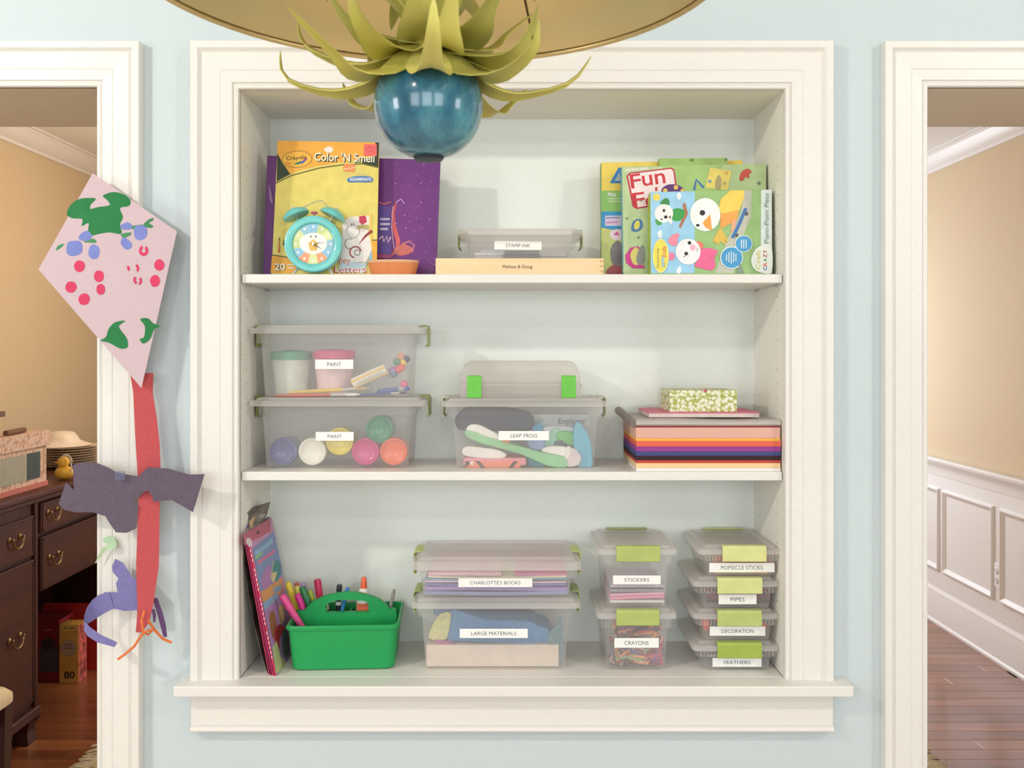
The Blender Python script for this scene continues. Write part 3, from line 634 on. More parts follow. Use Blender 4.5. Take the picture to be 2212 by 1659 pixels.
# paint jars lying with their bases to the front
for nm, cx, cy, c in (('dark blue', 611, 981, (84, 88, 146)), ('white', 674, 981, (244, 238, 224)), ('yellow', 733, 954, (238, 218, 92)), ('green', 819, 928, (58, 140, 106)), ('magenta', 789, 982, (214, 74, 138)), ('orange', 850, 982, (244, 122, 84))):
    y = .068; c0 = pt(cx, cy, y); rr = .0312
    if cy > 960: c0.z = Z2 + .0045 + rr*1.0
    j = thing('paint_jar', (c0.x, y+.04, c0.z-rr), nm + ' paint jar lying in the lower PAINT bin', 'paint jar', 'paint jars')
    m = mat(c, .3, coat=.5)
    MB().lathe([(.004, .009), (.018, .008), (.0245, .004), (.0275, 0), (.0295, .0006), (rr, .004), (rr, .012), (.0285, .016), (.0285, .07), (.024, .076)], c0, 32, (0, 1, 0)).build('jar_body', m, j, smooth=35)
    MB().lathe([(.0245, .0762), (.0255, .0762), (.0255, .09), (.002, .0905)], c0, 28, (0, 1, 0)).build('jar_lid', mat((240, 238, 232), .35), j, smooth=35)
# no-spill cups, glue tube, brushes, bag of gems in the upper bin
zb = Z(859, .047) + .0045
for nm, x0, x1, yt, c, bc in (('green', 586, 674, 758, (66, 150, 118), (214, 220, 206)), ('pink', 677, 767, 756, (214, 84, 128), (238, 206, 206))):
    yy = .115; cx = X((x0+x1)/2, yy); rr = (X(x1, yy)-X(x0, yy))/2; ht = Z(yt, yy)-zb
    j = thing('paint_cup', (cx, yy, zb), 'translucent paint cup with a ' + nm + ' lid in the upper PAINT bin', 'paint cup', 'paint cups')
    MB().lathe([(rr*.72, zb), (rr*.78, zb+.003), (rr*.93, zb+ht-.02), (rr*.9, zb+ht-.02)], (cx, yy, 0), 32).build('cup_body', mat(bc, .35), j, smooth=35)
    MB().lathe([(rr, zb+ht-.0195), (rr, zb+ht-.004), (rr*.93, zb+ht-.001), (rr*.5, zb+ht), (rr*.4, zb+ht+.002), (.002, zb+ht+.002)], (cx, yy, 0), 32).build('cup_lid', mat(c, .35), j, smooth=35)
yy = .075
g = thing('glue_tube', pt(808, 832, yy), 'yellow and white label tube slanted in the upper PAINT bin', 'tube')
gp = Plane((0, yy, 0), (0, -1, 0))
MB().tube([pt(763, 829, yy), pt(800, 811, yy), pt(834, 797, yy)], .0125, 14).build('tube_body', mat((244, 240, 228), .4), g, smooth=35)
pr = Print(Plane((0, yy-.0126, 0), (0, -1, 0)), start=.0003); pr.line([(757, 826), (830, 793)], 4, (238, 196, 84)).line([(764, 838), (836, 806)], 3, (238, 196, 84))
pr.line([(770, 827), (826, 801)], 1.2, (170, 170, 160)).line([(772, 831), (828, 805)], 1.2, (170, 170, 160)).line([(773, 835), (830, 809)], 1.2, (170, 170, 160)).build(g, 'tube_print')
def brush(label, a, b, hc, y, r=.0035, bristle=(90, 110, 180)):
    A, B = pt(a[0], a[1], y), pt(b[0], b[1], y); d = B-A; o = thing('paint_brush', A, label, 'paint brush', 'paint brushes')
    MB().tube([A, A+d*.3, A+d*.66], [r*.6, r, r*.8], 8).build('handle', mat(hc, .4), o, smooth=True)
    MB().tube([A+d*.66, A+d*.84], r*.85, 8).build('ferrule', mat((225, 225, 225), .25, .8), o, smooth=True)
    MB().tube([A+d*.84, A+d*.93, B], [r*.8, r*.9, r*.2], 8).build('bristles', mat(bristle, .8), o, smooth=True)
brush('red handled paint brush on the floor of the upper PAINT bin', (592, 855), (778, 852), (206, 92, 76), .066, .0042, (240, 236, 230))
brush('yellow handled paint brush in the upper PAINT bin', (625, 848), (800, 838), (240, 206, 84), .075, .0045, (222, 190, 150))
brush('blue handled paint brush at the right of the upper PAINT bin', (776, 853), (880, 848), (82, 92, 150), .07, .003, (60, 60, 90))
brush('thick blue paint brush behind the others in the upper PAINT bin', (815, 845), (885, 839), (96, 112, 170), .085, .006, (110, 130, 190))
bag = thing('gem_bag', pt(850, 850, .1), 'clear plastic bag of coloured gems in the upper PAINT bin', 'bag')
MB().loft([[pt(x, y, .09+.03*math.sin(k*1.3)*f) for k, (x, y) in enumerate(((805, 850), (880, 850), (880, 790), (878, 745), (838, 770), (800, 820)))] for f in (0, 1.2)]).build('bag_film', plastic((250, 250, 250), .25, .12), bag)
for nm, cx, cy, c in (('green', 857, 781, (50, 140, 104)), ('coral', 866, 794, (240, 96, 90)), ('orange', 866, 770, (244, 150, 90)), ('pink', 873, 830, (240, 110, 150)), ('purple', 848, 800, (170, 130, 180)), ('teal', 850, 808, (100, 140, 170)), ('red', 860, 798, (226, 80, 90)), ('navy', 877, 776, (70, 70, 120)), ('yellow', 872, 781, (244, 200, 90))):
    c0 = pt(cx, cy, .085); MB().lathe([(.0085, .003), (.0085, 0), (.006, -.003), (.001, -.0032)], c0, 12, (0, 1, 0)).build('gem', mat(c, .25), bag, label=nm + ' round gem')
# LEAP FROG bin contents
yb0 = .066
GCASE = o = thing('game_case', pt(1080, 900, .12), 'dark zipped console case at the back of the LEAP FROG bin', 'case')

o = thing('toy_box', pt(1212, 945, .1), 'grey cardboard game box marked Explorer in the LEAP FROG bin', 'box')
xx0, xx1 = X(1147, .1), X(1277, .1); MB().box(xx0, xx1, .13, .16, Z2+.005, Z(897, .1)).build('carton', mat((196, 200, 198), .6), o, bevel=.001)
p = Print(Plane((0, .13, 0), (0, -1, 0))); p.text('Explorer', 1236, 911, 60, (90, 96, 100), bold=.01); p.ell(1166, 909, 9, 6, (160, 176, 172)).build(o, 'carton_print')
pen = thing('reading_pen', pt(1130, 970, yb0), 'chunky white and green electronic pen slanted in the LEAP FROG bin', 'toy pen')
gz = lambda P: [(930+a*.19285, 740+b*.19285) for a, b in P]
def relief(name, pts, y, depth, c, parent, rough=.5, bev=.003):
    q = smooth_loop([(a, b, 0) for a, b in pts], 3); front = [pt(a, b, y) for a, b in q]
    return MB().slab(front, (0, depth, 0)).build(name, mat(c, rough), parent, bevel=bev, smooth=30)
relief('case_shell', gz([(270, 860), (330, 775), (450, 725), (700, 730), (1120, 800), (1130, 980), (760, 1000), (480, 960), (340, 985), (280, 930)]), .11, .08, (62, 68, 86), GCASE, .75, .012)
relief('pen_grip', gz([(395, 985), (405, 1060), (600, 1140), (1000, 1250), (1300, 1380), (1520, 1400), (1560, 1290), (1250, 1230), (900, 1130), (700, 1060), (500, 990)]), yb0, .02, (146, 204, 148), pen)
relief('pen_barrel', gz([(400, 980), (440, 925), (540, 925), (650, 975), (760, 1035), (780, 1090), (600, 1045), (500, 1000)]), yb0-.001, .02, (246, 240, 234), pen)
relief('pen_head', gz([(1240, 1215), (1330, 1165), (1540, 1180), (1530, 1270), (1400, 1255)]), yb0-.001, .02, (246, 240, 232), pen)
relief('pen_tip', gz([(1550, 1200), (1630, 1200), (1690, 1290), (1660, 1370), (1580, 1395), (1530, 1380)]), yb0-.001, .02, (226, 208, 208), pen)
relief('pen_band', gz([(1520, 1175), (1580, 1180), (1550, 1300), (1500, 1290)]), yb0-.002, .021, (244, 234, 222), pen)
relief('pen_button', gz([(810, 1095), (885, 1095), (885, 1125), (815, 1122)]), yb0-.0015, .004, (240, 150, 80), pen, bev=.0005)
o = thing('toy_mitt', pt(1060, 990, .07), 'small smooth white toy lying under the green pen', 'toy')
relief('toy_body', gz([(355, 1200), (420, 1165), (600, 1180), (760, 1205), (850, 1260), (780, 1300), (500, 1290), (370, 1260)]), .07, .03, (246, 236, 230), o)
cart = thing('toy_cartridge', pt(1070, 1010, .062), 'pink and orange toy cartridge on the floor of the LEAP FROG bin', 'toy')
c0 = gz([(365, 1300), (1070, 1425)]); yy = .07
MB().box(X(c0[0][0], yy), X(c0[1][0], yy), yy, yy+.08, Z2+.0045, Z(989, yy)).build('cartridge_case', mat((240, 150, 160), .5), cart, bevel=.003)
p = Print(Plane((0, yy, 0), (0, -1, 0)), start=.0006)
p.poly(gz([(390, 1330), (1000, 1330), (1010, 1405), (400, 1405)]), (244, 140, 104)).poly(gz([(500, 1325), (545, 1325), (620, 1408), (570, 1408)]), (54, 44, 54)).poly(gz([(930, 1330), (980, 1330), (915, 1408), (865, 1408)]), (54, 44, 54)).poly(gz([(388, 1330), (440, 1330), (430, 1380), (392, 1385)]), (54, 44, 54)).ell(*gz([(462, 1350)])[0], 4, 4, (240, 230, 220)).build(cart, 'cartridge_print')
o = thing('plush_toy', pt(1258, 960, .1), 'fluffy turquoise toy at the right end of the LEAP FROG bin', 'toy')
relief('toy_body', gz([(1620, 920), (1680, 900), (1750, 1010), (1800, 1150), (1805, 1400), (1650, 1400), (1600, 1100)]), .078, .045, (116, 190, 212), o, .9, .008)
o = thing('plush_toy', pt(1160, 960, .1), 'dark turquoise toy peeking out below the LEAP FROG label', 'toy')
relief('toy_body', gz([(1090, 1260), (1180, 1240), (1270, 1260), (1265, 1400), (1180, 1415), (1100, 1390)]), .09, .04, (70, 158, 184), o, .9, .006)
relief('toy_ear', gz([(1140, 960), (1190, 910), (1250, 920), (1260, 990), (1160, 1000)]), .11, .02, (84, 164, 200), o, .9, .004)
o = thing('toy_figure', pt(1215, 965, .1), 'green and mint plastic toy behind the white pen head', 'toy')
relief('toy_base', gz([(1330, 1000), (1440, 960), (1460, 1150), (1280, 1180), (1280, 1100)]), .1, .02, (168, 220, 196), o)
relief('toy_block', gz([(1430, 1000), (1600, 1010), (1600, 1160), (1430, 1090)]), .095, .02, (124, 206, 112), o)
relief('toy_pad', gz([(1270, 950), (1400, 935), (1590, 950), (1595, 1000), (1300, 1000)]), .108, .015, (226, 224, 236), o)
relief('toy_screen', gz([(1395, 1110), (1490, 1105), (1500, 1175), (1400, 1180)]), .09, .01, (92, 94, 104), o, bev=.001)
o = thing('toy_block', pt(1165, 962, .085), 'lavender plastic toy block under the LEAP FROG label', 'toy')
relief('toy_body', gz([(1090, 1090), (1270, 1090), (1260, 1200), (1120, 1190)]), .085, .03, (164, 174, 222), o)
# arched pencil case on the LEAP FROG bin
pc = thing('pencil_case', (X(1124, .08), .13, Z(861, .047)), 'empty frosted pencil case with two bright green latches on the toy bin', 'pencil case')
zz = Z(861, .047); ht = Z(780, .09) - zz; FR = plastic((250, 243, 236), .36, .35)
def pcr(t, i): 
    a0, a1 = X(993, .07), X(1255, .07); ins = .017*t; return rring(a0+ins+i, a1-ins-i, .06+.02*t*t+i, .225-.02*t*t-i, zz+.0004, .014)
rings = []
for t, ff in ((0, 0), (.0, .25), (.02, .45), (.25, .72), (.6, .9), (1, .985), (1.7, 1.0)):
    rr_ = pcr(t, 0); rings.append([p + V((0, 0, ht*ff)) for p in rr_])
MB().loft(rings).build('case_shell', FR, pc, smooth=50)
zs = zz + ht*.33; rr_ = rring(X(993, .07)-.003, X(1255, .07)+.003, .057, .228, zs, .015); MB().loft([rr_, [p+V((0, 0, .004)) for p in rr_]]).build('case_rim', FR, pc, smooth=50)
for a, b in ((1009, 1040), (1213, 1244)):
    MB().loft([[V((xx, y, z)) for y, z in ((.066, zz+ht*.62), (.054, zz+ht*.6), (.0515, zz+ht*.4), (.0525, zz+ht*.02), (.056, zz+ht*.01), (.056, zz+ht*.4), (.06, zz+ht*.58))] for xx in (X(a, .054), X(b, .054))]).build('latch', mat((104, 196, 62), .35), pc, bevel=.001)
# stamp-ink pads
for i, (a, b, h, c) in enumerate(((1025, 1085, .018, (176, 178, 184)), (1090, 1165, .022, (92, 92, 98)), (1167, 1222, .016, (150, 148, 152)), (1040, 1120, .03, (200, 200, 204)))):
    yy = .085 if i < 3 else .14
    o = thing('ink_pad', (X((a+b)/2, yy), yy+.02, zt2+.003), ('pale grey ink pad at the left of the STAMP INK bin', 'dark ink pad in the middle of the STAMP INK bin', 'grey ink pad at the right of the STAMP INK bin', 'light ink pad at the rear of the STAMP INK bin')[i], 'ink pad', 'ink pads')
    MB().box(X(a, yy), X(b, yy), yy, yy+.04, zt2+.003, zt2+.003+h*.6).build('pad_base', mat(c, .45), o, bevel=.001)
    MB().box(X(a, yy)-.0005, X(b, yy)+.0005, yy-.0005, yy+.0405, zt2+.0032+h*.6, zt2+.003+h).build('pad_lid', mat(tuple(min(255, v+30) for v in c), .4), o, bevel=.001)
# large materials bin
za = Z3 + .006; yy = .055
o = thing('cardboard_box', (X(1063, yy), .12, za), 'long tan cardboard box at the bottom of the LARGE MATERIALS bin', 'box')
MB().box(X(921, yy), X(1207, yy), yy, .2, Z(1440, yy), Z(1393, yy)).build('carton', mat((226, 206, 188), .8), o, bevel=.001); MB().box(X(924, yy), X(1199, yy), yy+.004, .196, za, Z(1441, yy)).build('carton_base', mat((200, 184, 170), .8), o)
def felt(label, pts, y, d, c, cat='felt sheet'):
    q = [(870+a*.2049, 1140+b*.2049) for a, b in pts]; q = smooth_loop([(a, b, 0) for a, b in q], 2)
    return MB().slab([pt(a, b, y) for a, b in q], (0, d, .0)).build('felt_sheet', mat(c, .95, var=.12, scale=150, bump=.2), label=label, cat=cat, group='felt pieces in the large materials bin')
felt('folded bright blue felt in the LARGE MATERIALS bin', [(500, 880), (620, 890), (800, 950), (1000, 975), (1330, 985), (1420, 1040), (1530, 1070), (1540, 1210), (1000, 1210), (560, 1190), (470, 1170)], .066, .1, (92, 138, 182))
felt('steel blue felt corner at the top left of the LARGE MATERIALS bin', [(320, 890), (350, 845), (520, 850), (510, 920), (360, 930)], .085, .06, (112, 140, 176))
felt('olive yellow felt scrap in the LARGE MATERIALS bin', [(270, 1160), (330, 1000), (400, 910), (505, 900), (490, 1060), (460, 1170), (380, 1180)], .062, .004, (208, 200, 140))
felt('dark teal felt leaf at the right of the LARGE MATERIALS bin', [(1540, 1130), (1620, 1020), (1680, 950), (1690, 1400), (1660, 1400), (1640, 1220), (1560, 1230)], .06, .004, (108, 136, 140))
felt('narrow magenta felt scrap in the LARGE MATERIALS bin', [(345, 1190), (430, 1190), (540, 1225), (350, 1228)], .058, .01, (172, 92, 146))
# books in the books bin
bx0, bx1 = X(917, .05), X(1227, .05); z = CAMZ-.5448+.004
for i, (c, h, nm) in enumerate((((146, 150, 188), .007, 'slate blue'), ((164, 140, 192), .009, 'lilac'), ((126, 120, 176), .006, 'indigo'), ((222, 196, 214), .004, 'pale lilac'), ((128, 160, 178), .005, 'teal blue'), ((232, 224, 196), .004, 'cream'), ((232, 140, 176), .005, 'bright pink'), ((244, 196, 206), .008, 'pale pink'))):
    dx = random.uniform(0, .008); y0 = .047 + random.uniform(0, .004)
    a, b = bx0+dx, bx1-random.uniform(0, .008)
    if i == 6: a = bx0 + .2
    if i == 7: b = bx0 + .17
    n = 14; am = .0012*(1 if i < 6 else .3); ph = random.uniform(0, 3)
    if i == 7: z -= .0051
    rings = [[V((a+(b-a)*k/n, yy, z + dz + am*math.sin(k/n*5+ph) + am)) for yy, dz in ((y0, 0), (.205, 0), (.205, h*.9), (y0, h*.9))] for k in range(n+1)]
    bk = thing('thin_book', ((a+b)/2, .12, z), nm + ' thin book lying in the BOOKS bin', 'book', 'books in the books bin')
    MB().loft(rings).build('cover', mat(c, .6), bk, smooth=40)
    z += h + .0004 + am*.6
# stickers
for i, (c, dz, rot, nm) in enumerate((((226, 224, 220), .004, 0, 'white'), ((240, 150, 176), .013, -2, 'bright pink'), ((232, 170, 196), .02, -2, 'rose'), ((150, 146, 152), .028, 0, 'grey patterned'), ((196, 182, 200), .038, 0, 'pale violet'))):
    z = CAMZ-.5678 + .005 + dz; o = MB().box(X(1318, .055), X(1434, .055), .05, .2, z, z+.006).build('sticker_sheets', mat(c, .6, var=.2 if i > 2 else .05, scale=160), label=nm + ' pile of sticker sheets in the STICKERS bin', cat='stickers', group='sticker sheets', bevel=.0005)
    o.rotation_euler.y = R(rot)
# popsicle sticks
z0 = CAMZ-.4988+.005
for i in range(12):
    c = random.choice([(240, 186, 84), (244, 206, 120), (238, 150, 96), (232, 130, 90), (246, 214, 150)]) if i not in (0, 11) else ((242, 190, 84), (236, 150, 100))[i == 11]
    zz = z0 + .003*i; y = .052+random.uniform(0, .01) if i % 2 else .05
    a, b = X(1540, y)+random.uniform(0, .006), X(1666, y)-random.uniform(0, .006); r = .0048; ring = []
    for k in range(7): ring.append(V((b-r+r*math.sin(R(180*k/6)), y+r-r*math.cos(R(180*k/6)), zz)))
    for k in range(7): ring.append(V((a+r-r*math.sin(R(180*k/6)), y+r+r*math.cos(R(180*k/6)), zz)))
    nm = ('golden lowest', 'second lowest', 'third lowest', 'fourth lowest', 'fifth lowest', 'sixth lowest', 'sixth highest', 'fifth highest', 'fourth highest', 'third highest', 'second highest', 'orange topmost')[i]
    MB().loft([ring, [p+V((0, 0, .0024)) for p in ring]]).build('craft_stick', mat(c, .7), label=nm + ' wooden craft stick in the POPSICLE STICKS bin', cat='craft stick', group='craft sticks')
# pipe cleaners
z0 = CAMZ-.5698+.006
for i in range(16):
    c = ((90, 70, 110), (60, 56, 66), (150, 60, 90), (200, 80, 90), (110, 106, 116), (170, 168, 172))[i % 6]; nm = ('violet', 'black', 'crimson', 'coral', 'grey', 'silver')[i % 6]
    y = .052 + random.uniform(0, .05); zz = z0 + .0035*(i % 9)
    MB().tube([V((X(1526, y) + (X(1662, y)-X(1526, y))*k/8, y+.003*math.sin(k+i), zz+.002*math.sin(k*1.7+i))) for k in range(9)], .0022, 6).build('pipe_cleaner', mat(c, .9, var=.2, scale=400), smooth=True, label='%s fuzzy pipe cleaner, %s level from the bottom, in the PIPES bin' % (nm, ('first', 'second', 'third', 'fourth', 'fifth', 'sixth', 'seventh', 'eighth', 'ninth')[i % 9]), cat='pipe cleaner', group='pipe cleaners in the bin')
# decorations
z0 = CAMZ-.6398+.005
for i in range(30):
    c, nm = [((244, 112, 92), 'coral'), ((240, 236, 230), 'white'), ((120, 100, 140), 'violet'), ((90, 96, 140), 'navy'), ((236, 150, 90), 'orange')][i % 5]
    big = i % 5 == 0; r = .009 if big else .0048
    a = X(1523 if big else 1525, .06) + (random.uniform(0, .02) if big and i < 12 else random.uniform(.004, .135)); y = .053 + r + random.uniform(0, .03)
    zz = z0 + r + (0 if i % 5 == 1 else random.uniform(0, .026)); t_ = (a-X(1525, .06))/.14
    MB().ball((a, y, zz), r, 10, 6).build('pompom', mat(c, .95, var=.2, scale=300), smooth=True, label='%s %spompom at the %s %s of the DECORATION bin, %s row' % (nm, 'fluffy ' if big else 'little ', 'upper' if zz > z0+.02 else 'lower', ('far left', 'left', 'centre', 'right', 'far right')[max(0, min(4, int(t_*5)))], 'front' if y < .065 else 'rear'), cat='pompom', group='pompoms in the bin')
# feathers
z0 = Z3+.005
for i in range(9):
    c = [(240, 232, 214), (232, 226, 212), (226, 214, 190)][i % 3]; nm = ('ivory', 'off white', 'beige')[i % 3]; a0 = X(1530, .06)+random.uniform(0, .03); y = .055+random.uniform(0, .1); zz = z0 + .004*i
    rows = []
    for k in range(9):
        t = k/8; w_ = .013*math.sin(math.pi*min(1, t*.95+.05))**.7 + .0006; rows.append([V((a0+.1*t, y-w_, zz+.003*math.sin(t*3))), V((a0+.1*t, y, zz+.002+.003*math.sin(t*3))), V((a0+.1*t, y+w_, zz+.003*math.sin(t*3)))])
    rows = [r_+[p-V((0, 0, .0006)) for p in reversed(r_)] for r_ in rows]
    MB().loft(rows).build('feather', mat(c, .9), smooth=True, label='%s craft feather, %s from the bottom, in the FEATHERS bin' % (nm, ('first', 'second', 'third', 'fourth', 'fifth', 'sixth', 'seventh', 'eighth', 'ninth')[i]), cat='feather', group='feathers in the bin')
# crayons
CR = [((216, 150, 110), 'peach'), ((196, 92, 84), 'red'), ((196, 104, 120), 'rose'), ((140, 84, 72), 'brown'), ((206, 196, 112), 'lime'), ((110, 110, 150), 'blue'), ((150, 110, 140), 'plum'), ((232, 168, 120), 'orange'), ((150, 170, 130), 'green'), ((120, 70, 80), 'maroon'), ((224, 180, 170), 'pink'), ((100, 96, 100), 'grey')]
protos = []
for c, nm in CR:
    m = MB(); m.use(mat(c, .6)).lathe([(.0038, -.024), (.004, -.023), (.004, .022), (.0038, .0225)], (0, 0, 0), 8, (1, 0, 0))
    m.use(mat(tuple(int(v*.9) for v in c), .4)).lathe([(.0031, .0226), (.003, .0255), (.0014, .0315), (.0008, .0316)], (0, 0, 0), 8, (1, 0, 0))
    m.use(mat((60, 50, 50), .6)).lathe([(.00415, -.019), (.00415, -.0178)], (0, 0, 0), 8, (1, 0, 0), False).lathe([(.00415, .0165), (.00415, .0177)], (0, 0, 0), 8, (1, 0, 0), False)
    protos.append(m)
used = {}
cx0, cx1 = X(1314, .05), X(1437, .05)
for i in range(190):
    k = random.randrange(len(CR)); nm = CR[k][1]
    layer = i % 3; y = .0475 + .0075*layer + random.uniform(0, .002); zc_ = Z3 + .012 + (i % 150//3)/50*.082 + random.uniform(-.003, .003)
    ang = random.choice([random.uniform(-35, 35), random.uniform(-75, 75)]); yaw = random.uniform(-8, 8)
    if i >= 150: ang = random.choice((-1, 1))*random.uniform(62, 86)
    hl = abs(math.cos(R(ang)))*.03; x = random.uniform(cx0+hl+.002, cx1-hl-.002); hz = abs(math.sin(R(ang)))*.03
    if i >= 150: x = (cx0+hl+.004 + random.uniform(0, .012)) if i % 2 else (cx1-hl-.004-random.uniform(0, .012))
    zc_ = min(max(zc_, Z3+.009+hz), Z3+.112-hz)
    lab = '%s wax crayon at the %s %s in the CRAYONS bin, %s layer' % (nm, ('bottom', 'lower', 'middle', 'upper', 'top')[min(4, int((zc_-Z3)/.0225))], ('left', 'centre', 'right')[min(2, int((x-cx0)/(cx1-cx0)*3))], ('front', 'inner', 'rear')[layer])
    if k in used: o = used[k].copy(); COL.objects.link(o)
    else:
        o = protos[k].build('crayon', smooth=35, base=(0, 0, 0)); used[k] = o
    tag(o, lab, 'crayon', 'crayons in the bin'); o.location = (x, y, zc_); o.rotation_euler = (0, R(ang), R(yaw) + (math.pi if random.random() < .5 else 0))
# ---------------------------------------------------------------- books and kits on the upper shelf
def lean(name, label, cat, bl, br, tl, tr, y0, y1, th, c, group=None, zb=Z1, bevel=.0006, part='cover'):
    """a board-like thing standing on the shelf; pixel x of the bottom corners, pixel points of the top corners"""
    a = V((X(bl, y0), y0, zb)); b = V((X(br, y0), y0, zb)); d = pt(*tl, y1); e = pt(*tr, y1)
    pl = plane3(a, b, d); e = pl.on(*tr)
    root = thing(name, (a+b)/2, label, cat, group)
    MB().slab([a, b, e, d], -pl.n*th).build(part, mat(c, .45), root, bevel=bevel)
    return root, pl
# purple box
root, pl = lean('storybook', 'purple story box at the left end of the upper shelf', 'book', 568, 941, (577, 336), (951, 345), .105, .125, .016, (106, 42, 122))
p = Print(pl)
p.blob([(830, 400), (880, 360), (935, 420), (930, 520), (880, 560), (835, 520)], (110, 44, 124)).blob([(845, 420), (885, 390), (915, 440), (905, 510), (870, 530), (850, 480)], (115, 46, 126))
p.poly([(818, 443), (846, 447), (845, 550), (815, 548)], (98, 70, 150))
p.bars(819, 471, 844, 503, 3, (214, 200, 226)); p.line([(819, 517), (826, 510), (829, 522), (836, 511), (838, 524), (844, 512)], 3.5, (240, 200, 210))
p.line([(815, 436), (830, 441), (845, 436)], 3, (200, 110, 110))
p.line([(856, 437), (849, 460), (851, 490), (860, 520), (858, 540), (846, 552)], [2, 7, 9, 10, 7, 4], (214, 92, 96)).line([(849, 445), (846, 490), (851, 535)], 1.5, (236, 190, 210))
p.blob([(850, 540), (870, 528), (890, 535), (885, 548), (862, 552)], (204, 108, 96)).line([(868, 528), (884, 521), (895, 530), (890, 545)], 3, (214, 120, 130))
p.line([(856, 437), (866, 430), (874, 440)], 1.5, (220, 190, 230))
for k in range(46):
    x, y = random.uniform(852, 940), random.uniform(355, 580); r = random.choice((.7, .9, 1.3)); p.ell(x, y, r, r, (216, 170, 220), n=6)
p.poly([(815, 549), (846, 551), (846, 558), (815, 558)], (170, 64, 110)); p.blob([(582, 400), (588, 420), (590, 440), (583, 432)], (150, 120, 160)); p.build(root)
# yellow activity pack
root, pl = lean('activity_pack', 'yellow colouring pack with orange header behind the alarm clock', 'activity pack', 586, 813, (600, 304), (819, 308), .066, .098, .006, (230, 212, 110))
p = Print(pl)
DG = (44, 56, 32); ORG = (240, 172, 62)
p.poly([(599, 330), (610, 352), (628, 376), (598, 392)], DG)
p.poly([(600, 304), (819, 308), (818, 352), (783, 346), (740, 350), (690, 358), (650, 367), (626, 375), (611, 352), (599, 330)], ORG)
p.poly([(811, 308), (819, 308), (817, 361), (783, 353), (784, 345), (812, 338)], DG)
p.line([(596, 396), (630, 379), (690, 363), (740, 356), (783, 354), (817, 362)], 2.6, (110, 104, 40))
p.ell(642, 344, 33, 18.5, (150, 108, 44), -3).ell(642, 344, 31.5, 17, (244, 184, 66), -3)
p.line([(636, 354), (644, 353), (652, 349)], [2, 6, 4], (60, 130, 70)).line([(646, 354), (655, 350), (663, 342)], [2, 5, 3], (80, 90, 170)).line([(616, 350), (622, 353), (628, 354)], [1, 4, 1], (230, 120, 50)).line([(656, 346), (664, 340)], [3, 1], (206, 70, 90))
p.text('Crayola', 640, 342, 44, (52, 58, 30), rot=4, h=11, bold=.012)
p.blob([(700, 324), (706, 318), (714, 317), (720, 323), (716, 329), (706, 329)], (240, 228, 220))
for dx, dy, c, bo in ((1.6, 1.8, (40, 44, 30), .03), (0, 0, (250, 240, 210), .012)):
    p.text("Color 'N Smell", 744+dx, 340+dy, 130, c, rot=-1.5, h=19, bold=bo)
p.rect(786, 312, 814, 337, (236, 106, 104)); p.line([(790, 322), (800, 318), (810, 322)], 1.2, (200, 70, 80)).line([(792, 328), (802, 326), (808, 329)], 1.2, (200, 70, 80))
p.poly([(745, 353), (766, 355), (768, 366), (764, 372), (742, 370), (741, 360)], (240, 150, 90)).line([(742, 366), (768, 362)], 1.5, (250, 226, 190))
p.blob([(752, 385), (775, 380), (800, 382), (806, 388), (800, 394), (770, 394), (753, 394)], (86, 130, 180)); p.text('SQUAREPANTS', 779, 388, 46, (244, 240, 230), h=7, bold=.02)
p.line([(748, 377), (770, 374), (800, 376)], 3, (226, 206, 120))
p.poly([(588, 552), (640, 560), (640, 590), (585, 590)], ORG).line([(588, 551), (640, 559)], 2, DG).poly([(800, 519), (815, 519), (814, 562), (800, 562)], ORG).line([(800, 519), (815, 519)], 2, DG)
p.poly([(746, 470), (803, 460), (804, 540), (797, 556), (742, 560)], (244, 206, 110))
p.poly([(740, 483), (754, 469), (798, 466), (796, 500), (803, 538), (792, 566), (736, 566)], (240, 232, 226))
def ringl(cx, cy, r, c, a0=0, a1=360, w=1.6): p.line([(cx+r*math.cos(R(a0+(a1-a0)*k/14)), cy+r*math.sin(R(a0+(a1-a0)*k/14))) for k in range(15)], w, c)
ringl(763, 500, 14, (170, 160, 160)); ringl(756, 527, 11, (130, 110, 110), 60, 300); ringl(768, 545, 12, (160, 60, 60), 100, 350, 3); ringl(772, 546, 6, (120, 100, 100))
p.line([(804, 499), (790, 510), (776, 527)], [7, 5, 1], (150, 50, 46)); p.poly([(776, 468), (790, 466), (793, 480), (783, 486), (776, 480)], (204, 60, 90)); p.blob([(772, 488), (795, 486), (798, 498), (784, 494), (774, 496)], (190, 170, 110))
p.line([(759, 482), (760, 488)], 1.5, (60, 50, 50)).line([(764, 481), (764, 487)], 1.5, (60, 50, 50))
p.poly([(797, 556), (803, 538), (805, 560), (790, 575)], (150, 190, 206)).poly([(736, 565), (790, 568), (792, 590), (730, 590)], (190, 210, 220))
for dx, c, bo in ((.8, (244, 236, 226), .05), (0, (190, 66, 74), .0)):
    p.text('Letters', 757+dx, 583, 70, c, h=14, bold=bo); p.text('ney', 745+dx, 567, 24, c, h=13, bold=bo)
for dx, c, bo in ((1, (40, 40, 30), .05), (0, (244, 238, 214), .02)): p.text('20', 605+dx, 577+dx*.8, 22, c, h=15, bold=bo)
p.bars(619, 571, 640, 584, 2, (236, 226, 200)); p.line([(604, 518), (603, 546)], [1, 5], (200, 110, 60)).line([(604, 513), (604, 520)], [.6, 3], (90, 50, 40)).line([(613, 518), (613, 530)], [1, 3], (60, 70, 50)); p.build(root)

